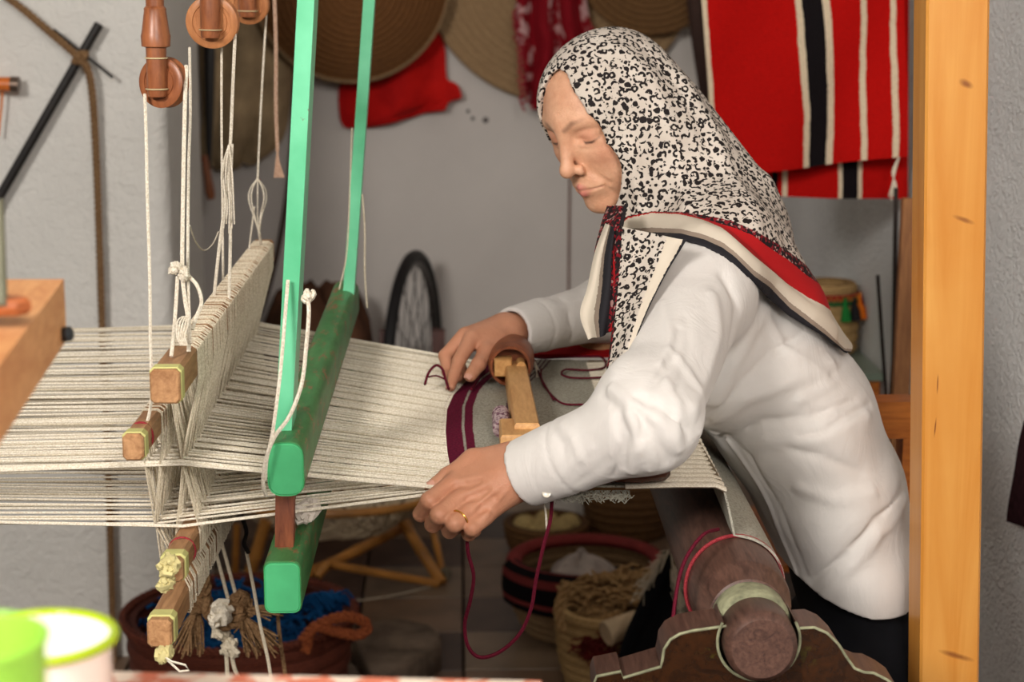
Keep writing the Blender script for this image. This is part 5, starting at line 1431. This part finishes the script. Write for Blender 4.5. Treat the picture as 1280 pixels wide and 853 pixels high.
hcord([(302, 645, 2.44), (308, 665, 2.44), (305, 680, 2.44), (311, 692, 2.44)], .003, 'black knotted cord under the warp beside the beater', plain('black cord', (28, 24, 22), .8))

# ------------------------------------------------------------------ floor: blue yarn basket, stones, stool
M_rb = weave('red brown plait', (116, 58, 40), (64, 30, 24), 60)
bc = V(at(300, 790, 3.55).x, 3.56, 0)
bk, MBk = basket('yarn_basket', 'red brown plaited basket filled with blue yarn below the shafts', bc, .17, .215, .215, M_rb, 6, .006, .012)
rimpts = [bc+V((.222)*math.cos(a), .222*math.sin(a), .218) for a in np.linspace(0, 2*math.pi, 180)[:-1]]
rope(rimpts+[rimpts[0]], .009, 3, 150, 'plaited_rim', M_rb, bk)
M_orr = fibre('orange jute rope', (168, 92, 52), (116, 56, 32), 300)
hp = [(382, 815, 3.36), (388, 790, 3.35), (405, 778, 3.34), (432, 771, 3.34), (454, 777, 3.34), (458, 788, 3.34), (445, 794, 3.34), (420, 790, 3.34), (395, 784, 3.34), (378, 800, 3.35)]
hd = rope(dense(spl(hp, 10), .005), .0095, 3, 170, 'handle', M_orr, bk)
m = NT('blue wool yarn', .9, .1); m.color(m.ramp(m.noise(14, 4), [(.3, srgb(8, 44, 84)), (.7, srgb(22, 86, 138))])); M_blue = m.mat
mb = MB()
for k in range(330):
    R = .19*math.sqrt(random.random()); a = random.uniform(0, 6.28); c = bc+V(R*math.cos(a), R*math.sin(a), .14+.09*(1-(R/.19)**2)+random.uniform(0, .03)); th = random.uniform(0, 6.28); L = random.uniform(.03, .09)
    pts = []
    for i in range(6):
        pts.append(Vector(c)); th += random.gauss(0, .7); c = c+V(math.cos(th)*L/5, math.sin(th)*L/5, random.gauss(0, .006))
        rr = V(c.x-bc.x, c.y-bc.y, 0).length
        if rr > .195: c.x = bc.x+(c.x-bc.x)*.195/rr; c.y = bc.y+(c.y-bc.y)*.195/rr
    mb.tube(pts, .0032, 5)
MB().lathe([(0, .19), (.08, .185), (.15, .16), (.185, .13), (.17, .05), (0, .05)], Matrix.Translation(bc), 32).build('yarn_core', M_blue, bk)
stuffmesh(mb, 'blue_yarn', M_blue, bk)
mb = MB()
for k in range(60):   # blue strands spilling over the rim towards the stones
    c = at(random.uniform(375, 420), random.uniform(745, 765), 3.62); th = random.uniform(-.8, .6)
    mb.tube([c, c+V(.025*math.cos(th), .02*math.sin(th), random.uniform(0, .015)), c+V(.05*math.cos(th), .03*math.sin(th)-.01, -random.uniform(0, .02))], .003, 5)
stuffmesh(mb, 'blue_yarn_strands', M_blue, bk)
M_stone = plain('worn stone', (112, 96, 82), .85, .2, .3, 18, .7, 40, bd=.006)
def stone(name, pxs, h, label):
    o = [onz(x, y, h) for x, y in pxs]
    mb = MB().prism([(p.x, p.y) for p in o], Matrix.Identity(4), h, 0, .008)
    tag(mb.build(name, M_stone, None, True, 60), label, 'stone', 'flat stones on the floor')
stone('flat_stone', [(470, 848), (455, 826), (440, 792), (452, 778), (500, 772), (538, 780), (552, 792), (551, 802), (520, 824)], .07, 'large flat worn stone block lying on the floor by the blue yarn')
stone('flat_stone', [(400, 876), (405, 838), (424, 822), (446, 830), (454, 848), (452, 876)], .05, 'smaller stone block lying against the large one')
# bamboo stool with a string net seat
M_bam = plain('bamboo', (190, 130, 62), .4, .4, .2, 12)
stl = thing('net_stool', (at(415, 700, 4.35).x, 4.35, 0), 'low bamboo stool with a string net seat under the warp', 'stool')
sC = V(at(412, 655, 4.35).x, 4.35, .215); Rs = .235
def bam(p, q, r):
    p = Vector(p); q = Vector(q); L = (q-p).length; prof = []; n = max(2, int(L/.09))
    for i in range(n):
        prof += [(r, L*i/n+.004), (r*.95, L*(i+.5)/n), (r, L*(i+1)/n-.006), (r*1.10, L*(i+1)/n-.003)]
    MB().lathe([(0, 0)]+prof+[(0, L)], axisM(p, q-p), 14).build('bamboo_pole', M_bam, stl)
g = lambda x, y: onz(x, y, .012)
bam(at(503, 652, 4.45), g(553, 730), .014); bam(at(536, 640, 4.6), g(556, 728), .009)
bam(at(408, 705, 4.25), g(548, 730), .010); bam(at(380, 722, 4.2), at(512, 655, 4.5), .013); bam(at(410, 703, 4.22), at(395, 722, 4.2), .012)
bam(at(296, 655, 4.3), g(293, 735), .009); bam(at(333, 650, 4.25), g(306, 740), .015); bam(g(300, 738), at(410, 706, 4.25), .010)
MB().tube([sC+V(Rs*math.cos(a), Rs*.62*math.sin(a), .012) for a in np.linspace(0, 6.283, 40)[:-1]], .010, 8, True).build('seat_ring', M_bam, stl)
mb = MB()
for k in range(34):
    for s in (1, -1):
        a = 2*math.pi*k/34; b = a+s*1.9; p = V(Rs*math.cos(a), Rs*.62*math.sin(a), .012); q = V(Rs*math.cos(b), Rs*.62*math.sin(b), .012)
        mb.tube([sC+lerp(p, q, t)+V(random.gauss(0, .004), random.gauss(0, .004), -.075*math.sin(math.pi*t)+random.gauss(0, .003)) for t in np.linspace(0, 1, 9)], .0032, 4)
stuffmesh(mb, 'string_net', fibre('dull string', (220, 204, 176), (176, 156, 126), 300), stl)
ragknot(g(556, 727)+V(0, 0, .015), .02, 'lashing', stl, fibre('grey twine', (140, 130, 110), (96, 86, 70)), 8, .004)
hcord([(400, 752, 4.15), (440, 752, 4.15), (490, 745, 4.25), (545, 732, 4.35)], .0018, 'white string running from the stool across the dark floor', M_thread2, 'floor_string')

# ------------------------------------------------------------------ floor: baskets right of the yarn loop
M_pink = plain('dusty red cloth band', (136, 56, 54), .85, .1)
c1 = V(at(733, 730, 4.05).x, 4.06, 0)
b1, MB1 = basket('straw_basket', 'wide straw basket with dusty red rim and black bands on the floor', c1, .135, .175, .155, M_straw3, 8, .005, .012)
MB().lathe([(.160+.018*math.cos(a), .158+.013*math.sin(a)) for a in np.linspace(0, 6.283, 13)], MB1, 48).build('red_rim', M_pink, b1)
for z in (.125, .100): MB().lathe([(.181-.012*(.155-z)/.03, z-.008), (.187-.012*(.155-z)/.03, z), (.181-.012*(.155-z)/.03, z+.008)], MB1, 48, 0, None, False).build('black_band', M_blk, b1)
def wooly(p, c, r, s=9):
    return (p[0], p[1])
def blob(name, c, r, mat, parent=None, lump=.25, seed=1):
    random.seed(seed); ph = [random.uniform(0, 6) for _ in range(6)]
    mb = MB(); prof = [(math.sin(t), -math.cos(t)) for t in np.linspace(0, math.pi, 17)]
    def wb(rr, z, a):
        k = 1+lump*(.4*math.sin(3*a+ph[0]+2*z)+.35*math.sin(5*a+ph[1]-3*z)+.3*math.sin(4*z+ph[2])); return (rr*k*r[0], z*k*r[2])
    return mb.lathe(prof, Matrix.Translation(c), 26, 0, wb).build(name, mat, parent)
M_wool = plain('grey raw wool', (196, 184, 176), .95, .05, .15, 30, .8, 70, bd=.006)
tag(blob('raw_wool', c1+V(-.01, .03, .105), (.075, .075, .06), M_wool, None, .25, 3), 'clump of pale raw wool lying in the wide straw basket', 'wool')
tag(blob('raw_wool', c1+V(-.085, -.03, .085), (.07, .06, .045), plain('cream raw wool', (206, 186, 160), .95, .05, .15, 30, .8, 70, bd=.006), None, .2, 4), 'cream wool clump at the side of the wide straw basket', 'wool')
tag(blob('dark_yarn_tuft', c1+V(.085, .02, .11), (.035, .035, .022), plain('dark blue wool', (28, 34, 48), .95, .05, .2, 60, .8, 90), None, .35, 5), 'small dark blue yarn tuft in the wide straw basket', 'yarn')
# black band of cloth draped over the left rim
P = [[c1+V(.0, 0, 0)+V(math.cos(a)*rr, math.sin(a)*rr, zz_) for rr, zz_ in ((.13, .14), (.16, .176), (.178, .178), (.192, .165), (.195, .12), (.190, .085))] for a in np.linspace(math.radians(195), math.radians(262), 12)]
o = MB().grid(P, 0, .004).build('striped_cloth', rugmat('black and dusty red stripes', [(0, BK), (.30, (140, 60, 58)), (.40, BK), (.60, (140, 60, 58)), (.68, BK), (.86, (140, 60, 58)), (.92, BK)]))
tag(o, 'black and dusty red striped cloth draped over the rim of the wide basket', 'cloth'); set_attr(o, 'u', [j/5 for i in range(12) for j in range(6)]*2)
# second basket with fringe yarn
c2 = V(at(762, 800, 3.72).x, 3.72, 0)
b2, MB2 = basket('yarn_basket', 'small straw basket overflowing with tan fringe yarn before the wide basket', c2, .085, .105, .17, M_straw, 8, .005, .01)
mb = MB()
M_tan = fibre('tan wool yarn', (196, 160, 112), (146, 112, 72), 260)
random.seed(11)
for k in range(200):
    R = .10*math.sqrt(random.random()); a = random.uniform(0, 6.28); c = c2+V(R*math.cos(a), R*math.sin(a)+.01, .15+.05*(1-(R/.11)**2)+random.uniform(0, .035)); th = random.gauss(.3, .5); pts = []
    for i in range(7):
        pts.append(Vector(c)); th += random.gauss(0, .35); c = c+V(math.cos(th)*.013, math.sin(th)*.010, .006*math.sin(i*2.2+k))
    mb.tube(pts, .0035, 5)
MB().lathe([(0, .18), (.05, .178), (.085, .155), (.06, .08), (0, .08)], Matrix.Translation(c2), 24).build('yarn_core', M_tan, b2)
stuffmesh(mb, 'fringe_yarn', M_tan, b2)
rope(dense(spl([(703, 790, 3.62), (698, 765, 3.63), (703, 745, 3.65), (708, 728, 3.66)], 8), .006), .010, 3, 110, 'rim_braid', M_tan, b2)
cc = at(762, 790, 3.60)
o = thing('yarn_cone', cc+V(0, 0, -.03), 'pale hollow cardboard yarn cone lying on the tan fringe', 'cone')
MB().lathe([(.020, .002), (.022, .0), (.026, .002), (.021, .075), (.017, .078), (.017, .07)], axisM(at(757, 793, 3.58), (1, .5, .25)), 28).build('cone_wall', plain('pale card', (212, 186, 150), .7), o)
mb = MB()
for k in range(70):
    p = at(random.uniform(725, 765), random.uniform(800, 818), 3.60); mb.tube([p, p+V(random.gauss(0, .012), random.gauss(0, .01), random.gauss(.0, .008)), p+V(random.gauss(0, .024), random.gauss(0, .012), random.gauss(-.006, .012))], .002, 4)
tag(stuffmesh(mb, 'dark_red_yarn', plain('dark red wool', (96, 16, 14), .9), None), 'tuft of dark red yarn below the pale cone', 'yarn')
# black fringed shawl hanging by the basket
o = panel('black_shawl', [(832, 690), (815, 725), (795, 765), (775, 810), (765, 870)], [(862, 700), (866, 740), (868, 790), (870, 830), (880, 870)], 3.46, M_blk, None, 20, 20, .03, .012, 2, .006)
tag(o, 'black shawl with pale fringe hanging beside the brown beam', 'shawl')
mb = MB()
for k in range(46):
    t = random.random(); p = at(lerp(836, 808, t), lerp(688, 735, t), 3.44); mb.tube([p, p+V(-random.uniform(.005, .02), -.01, random.uniform(-.02, .015)), p+V(-random.uniform(.01, .035), -.015, -random.uniform(.0, .04))], .0009, 3)
for k in range(34):
    p = at(random.uniform(838, 848), random.uniform(690, 745), 3.40); mb.tube([p, p+V(random.uniform(.0, .012), -.006, -.03), p+V(random.uniform(.005, .03), -.008, -random.uniform(.05, .08))], .0009, 3)
stuffmesh(mb, 'pale_fringe', M_thread2, o)
# things further back on the floor
c3 = V(at(785, 680, 4.75).x, 4.78, 0)
basket('straw_basket', 'tall dark brown straw basket standing behind the wide one', c3, .10, .115, .27, M_straw2, 12, .004, .012)
c4 = V(at(683, 690, 4.62).x, 4.62, 0)
basket('straw_tray', 'shallow brown straw tray holding round wool balls on the floor', c4, .085, .105, .085, M_straw2, 5, .004, .006)
random.seed(5)
for k, (dx, dy) in enumerate([(-.055, -.02), (.0, .02), (.055, -.01), (-.02, -.055), (.035, -.05)]):
    b = thing('wool_ball', c4+V(dx, dy, .045), 'pale yellow wool ball lying in the shallow straw tray', 'wool ball', 'wool balls in the tray')
    MB().lathe([(.030*math.sin(t), -.030*math.cos(t)) for t in np.linspace(0, math.pi, 12)], Matrix.Translation(c4+V(dx, dy, .075)), 16).build('ball', plain('pale yellow wool', (196, 172, 118), .95, .1, .15, 60), b)
    mb = MB()
    for j in range(8):
        u = V(random.gauss(0, 1), random.gauss(0, 1), random.gauss(0, 1)).normalized(); w = u.orthogonal().normalized(); q_ = u.cross(w)
        mb.tube([c4+V(dx, dy, .075)+(w*math.cos(a)+q_*math.sin(a))*.0305 for a in np.linspace(0, 6.283, 16)[:-1]], .0016, 4, True)
    mb.build('wound_strand', MATS['pale yellow wool'], b)
c5 = V(at(716, 650, 4.95).x, 4.98, 0)
jg = thing('white_jug', c5, 'plain white plastic jug standing behind the straw baskets', 'jug')
MB().lathe([(0, 0), (.065, 0), (.075, .01), (.078, .14), (.074, .2), (.06, .25), (.03, .28), (.028, .31), (.0, .31)], Matrix.Translation(c5), 32).build('jug_body', plain('white plastic', (200, 192, 182), .4, .4), jg)
MB().tube([c5+V(-.03, -.06, .27), c5+V(-.05, -.10, .25), c5+V(-.05, -.105, .16), c5+V(-.045, -.075, .12)], .009, 8).build('handle', MATS['white plastic'], jg)

# ------------------------------------------------------------------ foreground: table, mug, wooden beam
m = NT('pink patterned tablecloth', .9, .1)
m.color(m.ramp(m.noise(55, 3, .5, None, .6), [(.44, srgb(226, 208, 190)), (.52, srgb(206, 122, 96))])); M_tc = m.mat
zT = .965
fa = onz(60, 845, zT); fb = onz(640, 858, zT)
dx = (fb-fa).normalized()
tbl = thing('work_table', (-.35, .95, 0), 'work table under a pink patterned cloth at the bottom edge', 'table')
e0 = fa-dx*.09; e1 = fb+dx*.02; nrm_t = V(dx.y, -dx.x, 0)
P = [[lerp(e0, e1, u)+nrm_t*(.62*t)+V(0, 0, 0) for u in np.linspace(0, 1, 40)] for t in np.linspace(0, 1, 12)]
P = [[p+V(0, 0, -.10) for p in P[0]]] + [[p+V(0, 0, -.004) for p in P[0]]] + P
MB().grid(P, 0, .004).build('tablecloth', M_tc, tbl)
MB().prism([((p.x), (p.y)) for p in (e0-nrm_t*-.012, e1-nrm_t*-.012, e1+nrm_t*.60, e0+nrm_t*.60)], Matrix.Translation((0, 0, zT-.04)), .034, 0).build('table_top', M_rail, tbl)
for u, t in ((.05, .06), (.95, .06), (.05, .54), (.95, .54)):
    p = lerp(e0, e1, u)+nrm_t*t
    MB().box((p.x, p.y, (zT-.04)/2), (.04, .04, zT-.04)).build('leg', M_rail, tbl)
YM = 1.13
mc = at(48, 797, YM); mrad = 96/FPX*YM*1.02; mcz = mc.z
M_en = plain('white enamel', (238, 234, 226), .18, .5, .02); M_lime = plain('lime green enamel', (164, 190, 28), .2, .5, .05)
mug = thing('enamel_mug', (mc.x, YM, zT), 'white enamel mug with lime green rim and handle on the table', 'mug')
MM = Matrix.Translation((mc.x, YM, zT)); hM = mcz-zT
MB().lathe([(0, .001), (mrad*.90, .001), (mrad*.94, .006), (mrad*.96, hM-.004), (mrad, hM), (mrad-.003, hM), (mrad*.92, hM-.006), (mrad*.90, .006), (0, .005)], MM, 48).build('mug_body', M_en, mug)
MB().tube([V(mc.x+mrad*math.cos(a), YM+mrad*math.sin(a), mcz) for a in np.linspace(0, 6.283, 48)[:-1]], .0032, 10, True).build('rim', M_lime, mug)
hdir = V(-1, -.35, 0).normalized(); sdir = V(-hdir.y, hdir.x, 0)
hpth = [mc+hdir*(mrad*.95)+V(0, 0, -.012), mc+hdir*(mrad+.02)+V(0, 0, -.006), mc+hdir*(mrad+.036)+V(0, 0, -.018), mc+hdir*(mrad+.034)+V(0, 0, -.045), mc+hdir*(mrad*.95)+V(0, 0, -.062)]
hs = spline(hpth, 6); P = [[p+sdir*(w*.011) for w in (-1, -.5, 0, .5, 1)] for p in hs]
MB().grid(P, 0, .004).build('handle', plain('light green enamel', (150, 208, 60), .25, .5, .05), mug)
fe = at(82, 392, 1.52); fs = at(-75, 590, 1.12)
fbm = thing('wooden_beam', fs, 'blurred pale pine beam end jutting in at the left edge', 'beam')
d = fe-fs; dn = d.normalized(); side = V(dn.y, -dn.x, 0).normalized(); upv = side.cross(dn)
if upv.z < 0: upv = -upv
w_b, h_b = .075, .05
top = at(80, 349, 1.52); bot = at(83, 425, 1.52)
hgt = (top-bot).length
vs = []
dirb = at(0, 456, 1.24)-top
for base in (top, top+dirb*1.6):
    for a in (V(0, 0, 0), V(-.13, .0, 0.0)):
        for z in (0, -hgt): vs.append(base+a+V(0, 0, z))
M_pine2 = wood('pale pine', (226, 168, 112), (192, 126, 76), (2, .6, 2), .5)
mb = MB(); mb.add(vs, [(0, 2, 3, 1), (4, 5, 7, 6), (0, 4, 6, 2), (1, 3, 7, 5), (0, 1, 5, 4), (2, 6, 7, 3)]); mb.build('beam_wood', M_pine2, fbm, True, 20)
pc = at(77, 425, 1.50)
MB().lathe([(0, 0), (.005, 0), (.006, .002), (.006, .008), (0, .010)], axisM(pc+V(.0, 0, .004), (1, -.4, .2)), 16).build('bolt', plain('dark bolt', (70, 74, 78), .35, .5, metal=.8), fbm)
wp = at(4, 398, 1.34)
MB().prism([(-.03, -.012), (.012, -.010), (.020, 0), (.012, .010), (-.03, .012)], axisM(wp+V(0, 0, .003), (0, 0, 1)), .012, 0, .003).build('orange_wedge', plain('rust wood', (168, 92, 48), .5, .4), fbm)
o = MB().tube([at(-6, 250, 1.35), at(-3, 330, 1.35), at(-1, 385, 1.33)], .006, 10).build('grey_peg', plain('grey green peg', (120, 120, 100), .6), fbm)
# post that carries the beam, outside the frame on the left
q = top+dirb*1.5
MB().box((top.x-.105, top.y-.20, (q.z-hgt)/2), (.045, .06, q.z-hgt)).build('leg', M_pine2, fbm)

gY = .82; gr = .034; gp = at(57, 820, gY).x-gr; gz = at(0, 800, gY).z
gc = thing('green_tumbler', (gp, gY, zT), 'lime green plastic tumbler standing in front of the enamel mug', 'tumbler')
MB().lathe([(0, .0), (gr*.80, 0), (gr*.84, .004), (gr, gz-zT), (gr-.002, gz-zT+.001), (gr*.80, .008), (0, .006)], Matrix.Translation((gp, gY, zT+.0)), 40).build('tumbler_wall', plain('lime plastic', (150, 206, 70), .3, .5, .04), gc)
MB().tube([V(gp+gr*math.cos(a), gY+gr*math.sin(a), gz) for a in np.linspace(0, 6.283, 40)[:-1]], .002, 8, True).build('lip', MATS['lime plastic'], gc)
